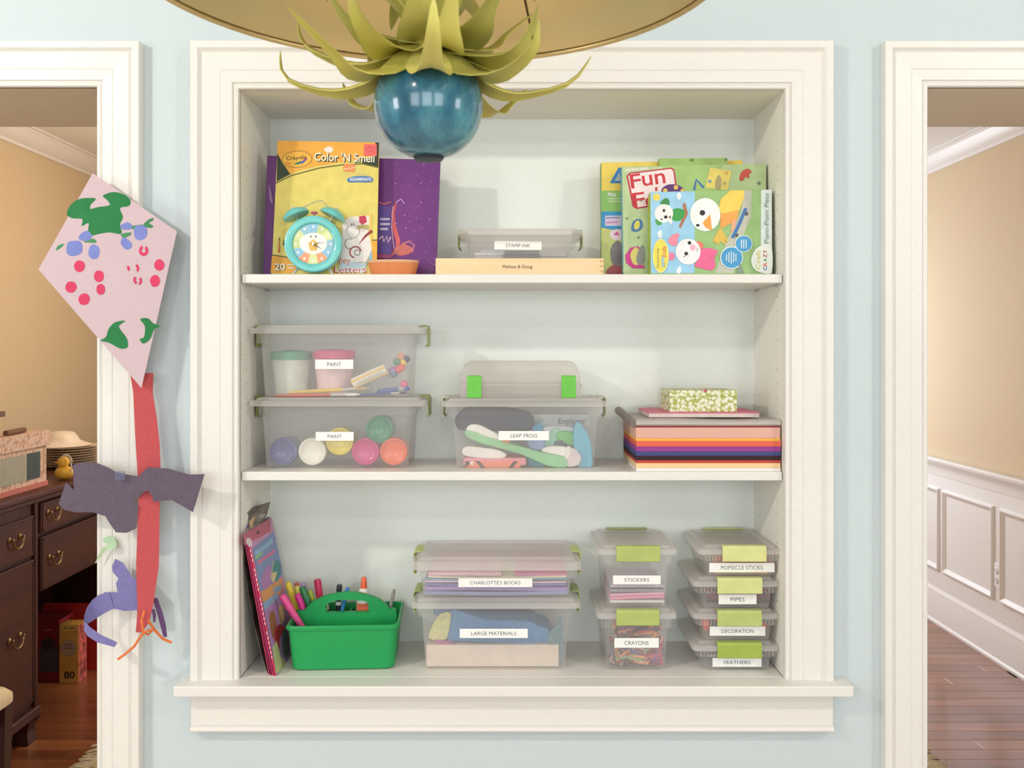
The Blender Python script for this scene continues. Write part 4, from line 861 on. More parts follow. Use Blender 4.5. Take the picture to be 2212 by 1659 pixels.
# ---------------------------------------------------------------- twin-bell alarm clock
yy = .025; cc = pt(676, 527, yy); AQ = mat((112, 204, 200), .3, coat=.4); rr = 62*(2+yy)/2000
ck = thing('alarm_clock', (cc.x, yy+.02, Z1), 'turquoise twin-bell alarm clock with a pastel dial standing before the yellow pack', 'clock')
cc.z = Z1 + rr + .006
ax = V((.05, -1, .08)).normalized(); tu = V((0, 0, 1)) - ax*ax.z; tu.normalize(); su = tu.cross(-ax).normalized()
if su.x < 0: su = -su
MB().lathe([(rr*.9, -.032), (rr*.98, -.026), (rr, -.018), (rr, -.004), (rr*.985, 0), (rr*.93, .0015), (rr*.80, .0012), (rr*.735, -.001), (rr*.715, -.005), (.001, -.005)], cc, 44, ax).build('case', AQ, ck, smooth=35)
dial = MB(); k = 0
def dp(a, b, off): return cc + ax*(-.0045+off) + su*a*rr*.86 + tu*b*rr*.86
def dpoly(pts, c, off): dial.use(mat(c, .5)); dial.add([dp(a, b, off) for a, b in pts], [list(range(len(pts)))])
def dell(ca, cb, ra, rb, c, off, n=24): dpoly([(ca+ra*math.cos(2*math.pi*q/n), cb+rb*math.sin(2*math.pi*q/n)) for q in range(n)], c, off)
dell(0, 0, .83, .83, (196, 222, 214), 0)
for q in range(12):
    a0, a1 = R(30*q-15), R(30*q+15); c = ((150, 200, 226), (206, 222, 150), (224, 232, 170), (160, 206, 222))[q % 4] if q not in (5, 7) else (244, 170, 126)
    dpoly([(0, 0)] + [(.82*math.sin(a0+(a1-a0)*j/4), .82*math.cos(a0+(a1-a0)*j/4)) for j in range(5)], c, .0003)
dell(0, .02, .56, .44, (246, 244, 238), .0006)
dpoly([(-.2, .02), (0, .2), (.2, .02), (.13, -.28), (-.13, -.28)], (240, 196, 104), .0009)
for s_ in (-.1, .1): dell(s_, .3, .025, .05, (60, 60, 60), .0009, 8)
for q in range(12): dell(.7*math.sin(R(30*q)), .7*math.cos(R(30*q)), .045, .055, (250, 250, 246), .0009, 10)
dial.build('dial', None, ck)
def hand(a, l, w, c, off): 
    d = (math.sin(R(a)), math.cos(R(a))); n_ = (d[1], -d[0]); mm = MB()
    mm.slab([dp(-d[0]*.08+n_[0]*w, -d[1]*.08+n_[1]*w, off), dp(d[0]*l, d[1]*l, off), dp(-d[0]*.08-n_[0]*w, -d[1]*.08-n_[1]*w, off)], ax*.0004).build('hand', mat(c, .4), ck)
hand(122, .45, .03, (60, 60, 60), .002); hand(82, .56, .02, (150, 120, 60), .0027); hand(150, .4, .012, (200, 90, 60), .0033)
MB().lathe([(.003, 0), (.003, .002)], dp(0, 0, .003), 10, ax).build('hand_hub', mat((220, 220, 220), .3, .6), ck)
for s_, ang in ((-1, 24), (1, 26)):
    d = (su*(s_*math.sin(R(ang))) + tu*math.cos(R(ang))).normalized(); b0 = cc + su*(s_*rr*.62) + tu*(rr*1.0) - ax*.014
    bell = MB().lathe([(rr*.46, 0), (rr*.48, .002), (rr*.44, .008), (rr*.3, .015), (rr*.1, .0185), (.001, .019)], b0, 28, d).build('bell', AQ, ck, smooth=40)
    MB().lathe([(.001, .001), (rr*.42, .0006), (rr*.45, .0)], b0, 24, d, False).build('bell_inside', mat((36, 110, 106), .5), bell)
    MB().lathe([(.0015, -.014), (.0015, .019), (.003, .0195), (.003, .023), (.001, .024)], b0, 10, d).build('bell_post', mat((200, 200, 196), .3, .8), bell, smooth=True)
    f0 = cc - tu*(rr*.86) + su*(s_*rr*.55) - ax*.012; f1 = V((f0.x + s_*.009, f0.y-.012, Z1+.001))
    MB().tube([f0, f1], [.0035, .0022], 10).build('foot', mat((216, 212, 200), .3, .5), ck, smooth=True)
MB().tube([cc+tu*rr*.98-ax*.014, cc+tu*rr*1.12-ax*.014], .0018, 8).build('striker', mat((196, 96, 120), .4), ck); MB().ball(cc+tu*rr*1.14-ax*.014, .0035, 10, 6, (2.2, 1, 1)).build('striker_head', mat((196, 96, 120), .4), ck, smooth=True)
MB().tube([cc+tu*rr*1.2+su*(-rr*.62)-ax*.01, cc+tu*rr*1.52-ax*.012, cc+tu*rr*1.58+su*(rr*.25)-ax*.012, cc+tu*rr*1.2+su*(rr*.62)-ax*.01], .0012, 8).build('carry_handle', mat((214, 212, 206), .25, .8), ck, smooth=True)
# terracotta dish
yy = .03; dx = thing('terracotta_dish', (X(846, yy), yy+.03, Z1), 'small terracotta dish with a pale rim between the clock and the wooden box', 'dish')
zz = Z1; ht = Z(560, yy) - Z1; ra, rb = (X(902, yy)-X(790, yy))/2, (X(897, yy)-X(799, yy))/2
def ov(r, z): return [V((X(846, yy) + r*math.cos(2*math.pi*q/36), yy+.03+.028*r/ra*math.sin(2*math.pi*q/36), z)) for q in range(36)]
TC = mat((222, 136, 80), .75, var=.05)
MB().loft([ov(rb*.96, zz), ov(rb, zz+.002), ov(ra*.985, zz+ht-.006), ov(ra*.9, zz+ht-.006), ov(rb*.9, zz+.006)]).build('bowl', TC, dx, smooth=30)
MB().loft([ov(ra*.98, zz+ht-.0059), ov(ra, zz+ht-.004), ov(ra, zz+ht), ov(ra*.9, zz+ht), ov(ra*.9, zz+ht-.0059)], caps=False).build('rim', mat((226, 176, 138), .75), dx, smooth=30)

# ---------------------------------------------------------------- craft kits at the right of the upper shelf
def kit(label, bl, br, tl, tr, y0, y1, th, c, sidec, cat='craft kit'):
    root, pl = lean('craft_kit', label, cat, bl, br, tl, tr, y0, y1, th, c, 'craft kits on the upper shelf', part='carton')
    # left spine panel
    a = V((X(bl, y0), y0, Z1)); d = pl.on(*tl); MB().slab([a, d, d - pl.n*th, a - pl.n*th], (-.0005, 0, 0)).build('spine', mat(sidec, .45), root)
    return root, pl
root, pl = kit('yellow topped craft kit with a blue numeral, rearmost at the right of the upper shelf', 1301, 1606, (1299, 351), (1604, 346), .14, .165, .03, (242, 214, 96), (96, 160, 90))
p = Print(pl)
p.rect(1299, 412, 1352, 457, (146, 196, 108)); p.poly([(1299, 457), (1352, 457), (1352, 492), (1330, 498), (1299, 492)], (64, 152, 206)); p.rect(1299, 497, 1352, 592, (206, 214, 130))
p.poly([(1317, 396), (1336, 362), (1344, 362), (1344, 396)], (54, 126, 190)); p.poly([(1327, 391), (1338, 372), (1342, 391)], (170, 190, 200)); p.text('Mos', 1322, 420, 18, (236, 236, 226), h=9, bold=.02); p.bars(1312, 428, 1346, 440, 2, (200, 216, 180))
p.rect(1307, 466, 1350, 488, (220, 206, 226)); p.line([(1309, 471), (1338, 470)], 2, (90, 110, 170)).line([(1310, 481), (1334, 480)], 3, (214, 120, 180))
p.ell(1333, 507, 16, 12, (240, 220, 226)).poly([(1325, 508), (1332, 500), (1339, 508)], (220, 90, 150)); p.blob([(1322, 530), (1336, 520), (1346, 540), (1346, 578), (1326, 575), (1318, 550)], (136, 128, 130)); p.blob([(1312, 582), (1326, 572), (1346, 580), (1346, 592), (1312, 592)], (172, 84, 86)); p.build(root)
root, pl = kit('plain green folder with star dots rising behind the other craft kits', 1426, 1572, (1424, 342), (1571, 341), .125, .15, .012, (162, 196, 112), (150, 190, 90), 'folder')
p = Print(pl); p.ell(1494, 346, 5, 3, (106, 140, 60)).ell(1568, 345, 3, 3, (106, 140, 60)); p.build(root)
root, pl = kit('light green felt craft kit with a white and red title card', 1347, 1657, (1344, 360), (1655, 354), .095, .115, .028, (184, 206, 148), (120, 180, 200))
p = Print(pl)
p.poly([(1352, 362), (1480, 358), (1440, 430), (1372, 588), (1346, 588)], (192, 212, 160)).poly([(1430, 358), (1560, 356), (1560, 412), (1455, 440)], (168, 200, 122))
p.line([(1350, 368), (1362, 366.5)], 4, (230, 226, 216)).line([(1364, 366.5), (1380, 365)], 4, (230, 226, 216)).line([(1382, 365), (1400, 363.5)], 4, (230, 226, 216))
p.poly([(1353, 380), (1360, 373), (1450, 362), (1457, 366), (1466, 430), (1440, 440), (1376, 452), (1366, 446)], (190, 60, 76)); p.poly([(1357, 381), (1362, 376), (1449, 365), (1454, 369), (1462, 428), (1438, 437), (1378, 448), (1370, 443)], (246, 226, 226))
for s_, x, y, w_, h_ in (('F', 1373, 391, 23, 34), ('un', 1412, 388, 50, 26), ('F', 1380, 432, 26, 36), ('e', 1402, 436, 16, 20)):
    p.text(s_, x, y, w_, (206, 52, 62), rot=8, h=h_*.9, bold=.012)
p.ell(1454, 415, 26, 17, (96, 50, 120), 5).ell(1437, 412, 5, 5, (240, 196, 90)).ell(1460, 405, 5, 5, (240, 196, 90)).ell(1474, 412, 4, 4, (240, 196, 90)); p.poly([(1415, 405), (1420, 404), (1420, 413), (1415, 413)], (206, 60, 60))
p.line([(1499, 411), (1504, 388), (1520, 406)], 5, (54, 110, 170))
p.poly([(1534, 362), (1580, 370), (1572, 411), (1523, 405)], (236, 214, 110)); p.blob([(1545, 390), (1552, 378), (1558, 388), (1556, 408), (1546, 408)], (176, 160, 110)); p.ell(1569, 374, 4, 4, (224, 170, 90)); p.ell(1533, 392, 4, 4, (120, 160, 170)); p.ell(1565, 396, 4, 4, (190, 180, 110))
p.blob([(1597, 388), (1600, 374), (1608, 367), (1616, 365), (1624, 372), (1618, 376), (1618, 386), (1610, 382), (1604, 391)], (206, 84, 60))
def star(x, y, r, c): p.poly([(x + (r if q % 2 == 0 else r*.4)*math.sin(R(36*q)), y - (r if q % 2 == 0 else r*.4)*math.cos(R(36*q))) for q in range(10)], c)
for x, y, r in ((1639, 396, 6), (1354, 472, 4), (1379, 513, 4), (1385, 434, 3)): star(x, y, r, (110, 130, 110))
p.line([(1378, 464), (1384, 463)], 5, (206, 220, 190)).line([(1386, 463), (1392, 463)], 5, (206, 220, 190))
p.blob([(1364, 498), (1368, 478), (1384, 474), (1388, 490), (1378, 500)], (70, 120, 180)).blob([(1369, 492), (1372, 480), (1380, 477), (1382, 488), (1376, 496)], (230, 214, 100))
p.poly([(1392, 545), (1378, 532), (1362, 535), (1350, 552), (1352, 568), (1366, 580), (1392, 580), (1392, 574), (1370, 570)], (206, 60, 140)); p.blob([(1374, 534), (1362, 548), (1366, 568), (1378, 572), (1384, 550)], (224, 210, 120)); p.blob([(1380, 540), (1390, 530), (1392, 565), (1380, 572), (1374, 560)], (140, 142, 140)); p.build(root)
root, pl = kit('light blue and green pompom animal kit lying on its side, foremost craft kit', 1406, 1668, (1405, 415), (1667, 410), .052, .062, .035, (156, 194, 124), (176, 200, 70))
p = Print(pl)
LB = (158, 208, 236)
p.poly([(1405, 415), (1501, 413), (1500, 590), (1406, 590)], LB); p.poly([(1608, 411), (1624, 411), (1622, 470), (1600, 520), (1585, 590), (1545, 590), (1570, 520), (1600, 460)], (196, 196, 178)); p.poly([(1644, 410), (1667, 410), (1668, 590), (1643, 590)], (226, 236, 232))
p.ell(1418, 426, 8, 8, (240, 214, 100)); p.blob([(1462, 420), (1468, 416), (1472, 424), (1468, 432), (1463, 428)], (236, 242, 244)); p.blob([(1420, 505), (1428, 496), (1430, 512), (1424, 514)], (236, 242, 244)); p.blob([(1462, 582), (1470, 575), (1470, 590), (1462, 590)], (236, 242, 244))
p.blob([(1426, 438), (1438, 428), (1446, 434), (1444, 444), (1432, 444)], (60, 140, 66)); p.blob([(1415, 476), (1424, 472), (1430, 484), (1420, 486)], (80, 160, 80)); p.poly([(1480, 437), (1486, 462), (1470, 494), (1466, 490), (1478, 460), (1474, 442)], (176, 116, 86)); p.blob([(1452, 456), (1462, 450), (1478, 455), (1476, 470), (1464, 478), (1452, 474)], (60, 160, 74)); p.ell(1434, 461, 20, 20, (246, 240, 236)).ell(1434, 455, 3, 3.5, (40, 36, 36)).ell(1438, 469, 4, 3.5, (30, 28, 28)).ell(1429, 474, 2, 2, (40, 36, 36)).ell(1447, 469, 1.5, 3, (40, 36, 36)); p.blob([(1444, 478), (1452, 474), (1450, 484)], (246, 240, 236))
p.line([(1582, 514), (1594, 490), (1611, 450)], 7, (62, 118, 184)); p.ell(1612, 462, 4, 4, (90, 90, 90)).ell(1591, 508, 4, 4, (90, 90, 90))
p.poly([(1557, 430), (1578, 411), (1608, 411), (1606, 430), (1596, 455), (1560, 466), (1552, 450)], (246, 210, 92)); p.poly([(1556, 462), (1596, 454), (1592, 474), (1584, 480), (1556, 494)], (246, 166, 80)); p.poly([(1580, 484), (1590, 470), (1588, 490), (1578, 505)], (240, 170, 140))
for q in range(7): p.line([(1556, 494), (1541+q*5, 522+(q % 3)*3)], 4.5, (226, 190, 80))
p.ell(1523, 464, 33, 36, (250, 246, 244)).ell(1517, 460, 6, 6, (32, 30, 32)).ell(1507, 487, 4, 3, (32, 30, 32)); p.poly([(1517, 482), (1534, 463), (1538, 499), (1524, 492)], (244, 164, 74))
p.blob([(1443, 520), (1452, 508), (1467, 505), (1463, 518), (1462, 530), (1450, 530)], (244, 140, 160)).ell(1450, 554, 7, 9, (244, 130, 160)).blob([(1500, 525), (1512, 522), (1520, 532), (1506, 540)], (240, 130, 110)); p.blob([(1512, 540), (1530, 536), (1550, 543), (1543, 556), (1545, 572), (1538, 584), (1515, 580), (1500, 574), (1508, 560)], (238, 104, 150)); p.ell(1486, 544, 27, 28, (250, 242, 242)).ell(1489, 525, 4, 4, (40, 36, 36)).ell(1482, 548, 4, 4, (40, 36, 36)).ell(1496, 535, 6, 7, (250, 180, 200)).line([(1504, 543), (1507, 536)], 1, (60, 50, 50)).line([(1476, 556), (1481, 552)], 1.2, (60, 50, 50))
p.ell(1427, 553, 17.5, 37, (246, 236, 170)).ell(1427, 553, 16, 35, (240, 224, 90)); p.text('Creativity', 1421, 558, 44, (80, 84, 40), rot=90, h=7); p.text('for', 1434, 572, 12, (90, 130, 150), rot=90, h=6).text('Kids', 1434, 544, 24, (220, 110, 50), rot=90, h=9, bold=.02); p.poly([(1428, 560), (1434, 552), (1434, 578), (1429, 576)], (170, 200, 210))
p.ell(1580, 557, 25, 24.5, (236, 242, 240)).ell(1580, 557, 23, 22.5, (70, 158, 210)).ell(1606, 527, 19, 18.5, (236, 242, 240)).ell(1606, 527, 17.5, 17, (70, 158, 210))
for q in range(5): p.rect(1568+q*5, 543+abs(q-2)*3, 1570+q*5, 570-abs(q-2)*3, (230, 240, 240))
for q in range(3): p.rect(1600+q*5, 518, 1602+q*5, 537, (230, 240, 240))
p.poly([(1590, 590), (1598, 568), (1606, 590)], (140, 150, 140)); p.blob([(1622, 560), (1632, 538), (1650, 530), (1666, 532), (1666, 588), (1640, 588), (1626, 578)], (238, 242, 232))
p.text('Craft', 1637, 562, 42, (214, 206, 120), rot=90, h=10, bold=.02)
for q, (ch, c) in enumerate((('C', (60, 110, 180)), ('R', (220, 100, 60)), ('A', (80, 150, 90)), ('Z', (180, 70, 120)), ('Y', (190, 60, 60)))): p.text(ch, 1652, 580-q*9, 8, c, rot=90, h=8, bold=.03)
p.text('Pom-Pom Pets', 1655, 472, 108, (140, 152, 146), rot=90, h=9, bold=.01); p.build(root)

# ---------------------------------------------------------------- coloured paper, pad and boxes on the lower shelf
y0 = .008; xl, xr = X(1374, y0), X(1686, y0); z = Z2
LAY = [('white', (246, 240, 238), .0062), ('peach', (246, 208, 158), .0112), ('brick red', (196, 72, 58), .0060), ('black', (52, 24, 34), .0098), ('dark blue', (66, 74, 130), .0092), ('violet', (152, 62, 146), .0110), ('orange red', (232, 104, 80), .0118), ('yellow', (242, 178, 84), .0064), ('dusty pink', (228, 176, 160), .0232), ('maroon', (150, 66, 70), .0028)]
for i, (nm, c, h) in enumerate(LAY):
    dx = random.uniform(-.0012, .0012)
    MB().box(xl+dx, xr+dx, y0+random.uniform(0, .0012), .236, z+.0001, z+h).build('paper_pack', mat(c, .8, var=.05, scale=500), label=nm + ' layer of construction paper in the stack on the lower shelf', cat='paper', group='construction paper layers', bevel=.0004, seg=1); z += h
zp = z
pad = thing('clear_folder', ((xl+xr)/2, .12, zp), 'crinkled clear plastic sleeve on top of the coloured paper stack', 'sleeve')
n = 16; rings = []
for k in range(n+1):
    t = k/n; x = xl + (xr-xl)*t; wv = .0016*math.sin(t*7) + .0016
    rings.append([V((x, .012, zp+.0005)), V((x, .006, zp+.004+wv*.3)), V((x, .007, zp+.009+wv)), V((x, .014, zp+.012+wv)), V((x, .22, zp+.012+wv)), V((x, .226, zp+.0005))])
MB().loft(rings).build('sleeve', plastic((250, 244, 238), .86, .2), pad, smooth=60)
roll = [V((xl-.0035, .012, zp+.005)), V((xl-.0085, .06, zp+.011)), V((xl-.012, .13, zp+.016)), V((xl-.014, .215, zp+.021))]
MB().tube(roll, [.0085, .0088, .009, .0092], 16).build('rolled_edge', plastic((176, 166, 160), .75, .25), pad, smooth=True)
zq = zp + .0165
o = thing('pink_notebook', (X(1520, .1), .12, zq), 'thin pink notebook under the patterned box', 'notebook')
MB().box(X(1402, .05), X(1640, .05), .05, .21, zq, zq+.009).build('pages', mat((226, 204, 196), .8), o); MB().box(X(1400, .05), X(1642, .05), .048, .212, zq+.0091, zq+.0112).build('cover', mat((222, 108, 134), .5), o, bevel=.0006)
zq += .0114; yy = .06
o = thing('keepsake_box', (X(1520, yy), .11, zq), 'small green box with white blossom pattern on top of the paper stack', 'box')
PAT = pattern((238, 236, 214), (188, 192, 112), (170, 180, 90), 125.)
a, b = X(1447, yy), X(1592, yy); MB().box(a, b, yy, .18, zq, zq+.034).build('box_body', PAT, o, bevel=.0006); MB().box(a-.0008, b+.0008, yy-.0008, .1808, zq+.0342, zq+.0475).build('box_lid', PAT, o, bevel=.0008)
MB().ball((X(1524, yy), yy-.0005, zq+.047), .0028, 10, 6, (1, 1, 1.3)).build('lid_bead', mat((206, 60, 100), .4), o, smooth=True); MB().tube([(X(1520, yy), yy-.0008, zq+.046), (X(1514, yy), yy-.001, zq+.0475)], .0012, 6).build('lid_loop', mat((230, 170, 190), .6), o)

# ---------------------------------------------------------------- leaning magazines
def magazine(label, sp_b, sp_t, y0, y1, th, c, spine_c, skew=0., cat='magazine', top_py=None):
    """spine line from (px,py) bottom to top at depth y0; the pages run back to depth y1; the cover faces right"""
    a = V((X(sp_b, y0), y0, Z3)); b = pt(*sp_t, y0); dv = V((skew, y1-y0, 0)); c_, d_ = a + dv, b + dv
    n = (b-a).cross(dv).normalized(); n = n if n.x > 0 else -n
    root = thing('magazine', a, label, cat, 'magazines leaning in the niche corner')
    MB().slab([a, b, d_, c_], -n*th).build('pages', mat(c, .5), root)
    MB().slab([a, b, b - n*th, a - n*th], V((0, -.0007, 0))).build('spine', mat(spine_c, .35), root)
    return root, Plane(a, n), n, (a, b, c_, d_)
mz = lambda P: [(500+a*.25316, 1060+b*.25316) for a, b in P]
root, pl, n, q = magazine('colourful princess magazine with red spine, foremost of the leaning stack', 597, (536, 1152), .006, .20, .0035, (206, 150, 190), (206, 44, 78))
p = Print(pl)
p.poly(mz([(95, 375), (325, 235), (335, 345), (110, 470)]), (196, 96, 118)); p.ell(*mz([(225, 358)])[0], 3, 4, (90, 30, 50)); p.ell(*mz([(150, 440)])[0], 6, 10, (240, 220, 230), -20)
p.poly(mz([(180, 490), (360, 350), (425, 640), (430, 720), (245, 860)]), (134, 150, 196)); p.line(mz([(200, 540), (270, 490), (350, 420)]), 8, (150, 190, 220)).line(mz([(220, 620), (300, 560), (370, 510)]), 6, (226, 120, 160)).line(mz([(200, 580), (260, 530)]), 5, (150, 200, 130))
p.blob(mz([(350, 640), (400, 590), (420, 700), (380, 780), (350, 720)]), (70, 140, 140)); p.blob(mz([(290, 660), (330, 640), (340, 760), (280, 850), (250, 760)]), (190, 130, 190)); p.blob(mz([(350, 620), (360, 600), (345, 700), (385, 690), (360, 780), (335, 740)]), (232, 206, 150))
p.poly(mz([(245, 870), (430, 740), (440, 860), (270, 960)]), (232, 160, 100)); p.poly(mz([(350, 830), (420, 800), (425, 850), (360, 880)]), (150, 170, 200)); p.poly(mz([(262, 960), (380, 870), (400, 910), (285, 1030)]), (150, 180, 214))
p.poly(mz([(275, 1030), (440, 880), (480, 1180), (490, 1450), (385, 1560), (330, 1300)]), (186, 140, 196)); p.blob(mz([(320, 1050), (360, 1030), (380, 1160), (350, 1260), (325, 1160)]), (170, 110, 80)); p.blob(mz([(400, 1000), (440, 980), (450, 1100), (410, 1130)]), (214, 180, 130))
p.blob(mz([(360, 1200), (410, 1140), (450, 1180), (410, 1260), (400, 1420), (370, 1330)]), (200, 60, 70)); p.poly(mz([(345, 1340), (380, 1280), (420, 1420), (470, 1470), (395, 1555), (375, 1560)]), (206, 206, 150)); p.blob(mz([(430, 1220), (470, 1200), (485, 1400), (440, 1400)]), (100, 110, 110)); p.build(root)
sp = Print(Plane(q[0]+V((0, -.0008, 0)), (0, -1, 0)), start=.0003)
for t in range(24):
    u = .12 + .034*t; x = q[0].x + (q[1].x-q[0].x)*u; zz_ = q[0].z + (q[1].z-q[0].z)*u
    if t in (6, 13, 19): continue
    sp.mb.use(mat((244, 220, 226), .5)).add([(x-.0024-.0006, -.0-.0 + q[0].y-.0012, zz_), (x-.0008-.0006, q[0].y-.0012, zz_), (x-.0012-.0006, q[0].y-.0012, zz_+.0065), (x-.0028-.0006, q[0].y-.0012, zz_+.0065)], [[0, 1, 2, 3]])
sp.mb.build('spine_print', None, root)
magazine('thin magenta magazine, second of the leaning stack', 591, (532, 1156), .008, .2, .0025, (200, 110, 150), (190, 40, 96))
magazine('thin raspberry magazine with a grey edge, third of the leaning stack', 586.5, (529.5, 1158), .01, .2, .0018, (170, 90, 120), (150, 34, 84))
magazine('thin dark red magazine, fourth of the leaning stack', 582.5, (527.5, 1160), .012, .2, .0016, (170, 70, 90), (206, 60, 96))
# rear magazine with the curled corner
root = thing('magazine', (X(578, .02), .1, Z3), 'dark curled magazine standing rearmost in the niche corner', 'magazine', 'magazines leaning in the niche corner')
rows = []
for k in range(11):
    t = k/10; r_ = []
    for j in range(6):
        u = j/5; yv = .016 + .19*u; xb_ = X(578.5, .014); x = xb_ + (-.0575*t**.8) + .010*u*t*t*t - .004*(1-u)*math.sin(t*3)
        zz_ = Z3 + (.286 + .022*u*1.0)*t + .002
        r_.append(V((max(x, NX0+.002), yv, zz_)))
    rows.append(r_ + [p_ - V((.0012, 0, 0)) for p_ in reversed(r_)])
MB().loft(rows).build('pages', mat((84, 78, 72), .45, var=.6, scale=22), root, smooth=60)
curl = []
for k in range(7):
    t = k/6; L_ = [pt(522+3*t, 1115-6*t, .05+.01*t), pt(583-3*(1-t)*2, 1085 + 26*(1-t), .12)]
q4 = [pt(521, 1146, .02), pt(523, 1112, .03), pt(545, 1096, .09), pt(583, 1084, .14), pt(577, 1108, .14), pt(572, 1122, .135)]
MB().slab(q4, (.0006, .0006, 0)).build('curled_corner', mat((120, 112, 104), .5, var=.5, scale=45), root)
p = Print(plane3(q4[0], q4[2], q4[4])); p.blob(mz([(150, 290), (160, 220), (195, 165), (210, 180), (190, 260), (170, 320)]), (206, 170, 130)).blob(mz([(100, 300), (120, 230), (150, 240), (135, 320), (115, 335)]), (120, 104, 130)).blob(mz([(235, 160), (270, 130), (300, 130), (280, 220), (240, 230)]), (160, 160, 150)); p.build(root)

# ---------------------------------------------------------------- green caddy
GC = mat((28, 158, 84), .38, var=.03); cd = thing('art_caddy', (X(736, .06), .12, Z3), 'green plastic art caddy with a handle, full of markers, on the niche sill', 'caddy')
c0 = V((-.3775, .125, Z3)); yaw = R(3.2)
def L(x, y, z): return c0 + V((x*math.cos(yaw)-y*math.sin(yaw), x*math.sin(yaw)+y*math.cos(yaw), z))
def lr(hx, hy, z, r, i=0): return [L(p_.x, p_.y, z) for p_ in rring(-hx+i, hx-i, -hy+i, hy-i, 0, max(.004, r-i))]
th = .0022
MB().loft([lr(.1085, .082, .001, .02), lr(.1125, .086, .005, .018), lr(.1195, .094, .092, .018), lr(.1235, .098, .0925, .018), lr(.1245, .099, .098, .018), lr(.122, .0965, .102, .018), lr(.118, .0925, .1015, .018), lr(.1125, .086, .006, .016, th)]).build('tub', GC, cd, smooth=35)
# handle wall with arch and slot
def arch(y, hw=.113):
    out = [(-hw, .03), (hw, .03), (hw, .100), (hw-.002, .112)]
    for k in range(13): a = R(18 + 144*k/12); out.append((math.cos(a)*.098/math.cos(R(18))*.98, .114 + (math.sin(a)-math.sin(R(18)))/(1-math.sin(R(18)))*.038))
    return out + [(-hw+.002, .112), (-hw, .100)]
outer = arch(0)
sx0, sx1, sz0, sz1 = -.049, .049, .107, .134
slot = [(sx0+.003, sz0), (sx1, sz0), (sx1, sz1-.008), (sx1-.006, sz1-.002), (.02, sz1+.001), (-.02, sz1+.001), (sx0+.01, sz1-.004), (sx0+.001, sz1-.012)]
pts2 = outer + slot; tri = tessellate_polygon([[V((x, z, 0)) for x, z in outer], [V((x, z, 0)) for x, z in reversed(slot)]])
ptsr = outer + list(reversed(slot)); no = len(outer); nt_ = len(ptsr); yh = .010
vs = [L(x, -yh-.0, z) for x, z in ptsr] + [L(x, -yh+.011, z) for x, z in ptsr]
fs = [list(t) for t in tri] + [[nt_+t[2], nt_+t[1], nt_+t[0]] for t in tri] + [[i, (i+1) % no, nt_+(i+1) % no, nt_+i] for i in range(no)] + [[no+i, no+(i+1) % len(slot), nt_+no+(i+1) % len(slot), nt_+no+i] for i in range(len(slot))]
MB().add(vs, fs).build('handle', GC, cd, smooth=30, bevel=.0018)
MB().loft([[L(x, y, z) for y, z in ((-.093, .098), (-.090, .100), (-.012, .094), (-.012, .088), (-.088, .086))] for x in (-.05, -.049)]) 
# rear compartment divider
MB().hexa([L(-.002, .002, .03), L(.002, .002, .03), L(.002, .002, .092), L(-.002, .002, .092)], [L(-.002, .09, .03), L(.002, .09, .03), L(.002, .09, .092), L(-.002, .09, .092)]).build('divider', GC, cd)
def marker(label, px, py, y, tilt, c, r=.0065, l=.12, capc=None, cat='marker', yt=0., capl=.035, ink=None):
    """top end at (px, py) at depth y; leaning by tilt degrees in the picture plane"""
    tpt = pt(px, py, y); d = V((math.sin(R(tilt)), -math.sin(R(yt)), math.cos(R(tilt)))).normalized(); l = min(l, (tpt.z - Z3 - .012)/d.z); base = tpt - d*l
    o = thing('marker_pen', base, label, cat, 'pens in the green caddy'); capc = capc or c
    MB().lathe([(r*.8, 0), (r*.92, .002), (r*.92, l-capl)], base, 14, d).build('barrel', mat(c, .4), o, smooth=True)
    MB().lathe([(r, l-capl+.0002), (r, l-.006), (r*.9, l-.002), (r*.8, l), (r*.3, l+.0001)], base, 14, d).build('cap', mat(capc, .35), o, smooth=35)
    if ink: MB().lathe([(r*1.02, l-capl-.012), (r*1.02, l-capl-.004)], base, 14, d, False).build('band', mat(ink, .4), o)
mz2 = lambda a, b: (500+a*.25316, 1060+b*.25316)
for lb, a, b, y, tl, c, kw in (
    ('fat fuchsia marker leaning out over the left rim of the caddy', 430, 890, .09, -32, (236, 84, 150), dict(r=.0085, l=.11)),
    ('yellow marker at the left of the caddy', 480, 780, .16, -18, (240, 212, 70), dict(r=.0075)),
    ('pale yellow marker behind the fuchsia marker', 555, 815, .18, -12, (236, 226, 110), dict(r=.007)),
    ('lavender marker at the rear left of the caddy', 610, 785, .19, -14, (190, 160, 210), dict(r=.007)),
    ('small coral capped marker behind the yellow marker', 555, 785, .2, -10, (222, 110, 90), dict(r=.006)),
    ('magenta marker beside the green marker', 560, 880, .12, -22, (214, 40, 140), dict(r=.0075)),
    ('dark green marker in front of the lime one', 600, 820, .13, -22, (40, 122, 74), dict(r=.0078)),
    ('lime green marker at the middle left of the caddy', 665, 850, .15, -16, (176, 196, 60), dict(r=.0065)),
    ('crimson fat marker standing tallest at the left of the handle', 732, 755, .16, -8, (206, 50, 92), dict(r=.0085)),
    ('black dry-erase marker with blue end above the handle', 922, 800, .15, 3, (46, 46, 52), dict(r=.0065, l=.13, capc=(42, 44, 56), ink=(230, 230, 230))),
    ('bright blue pen beside the dry-erase marker', 992, 825, .14, 14, (60, 130, 196), dict(r=.0045, l=.13)),
    ('slim grey pen at the right end of the caddy', 1388, 845, .13, 12, (120, 116, 116), dict(r=.004, l=.1, capc=(150, 146, 142)))):
    px_, py_ = mz2(a, b); marker(lb, px_, py_, y, tl, c, **kw)
gb = pt(*mz2(1130, 735), .16); g = thing('glue_bottle', (gb.x, gb.y, Z3+.01), 'white glue bottle with an orange twist cap in the caddy', 'glue bottle')
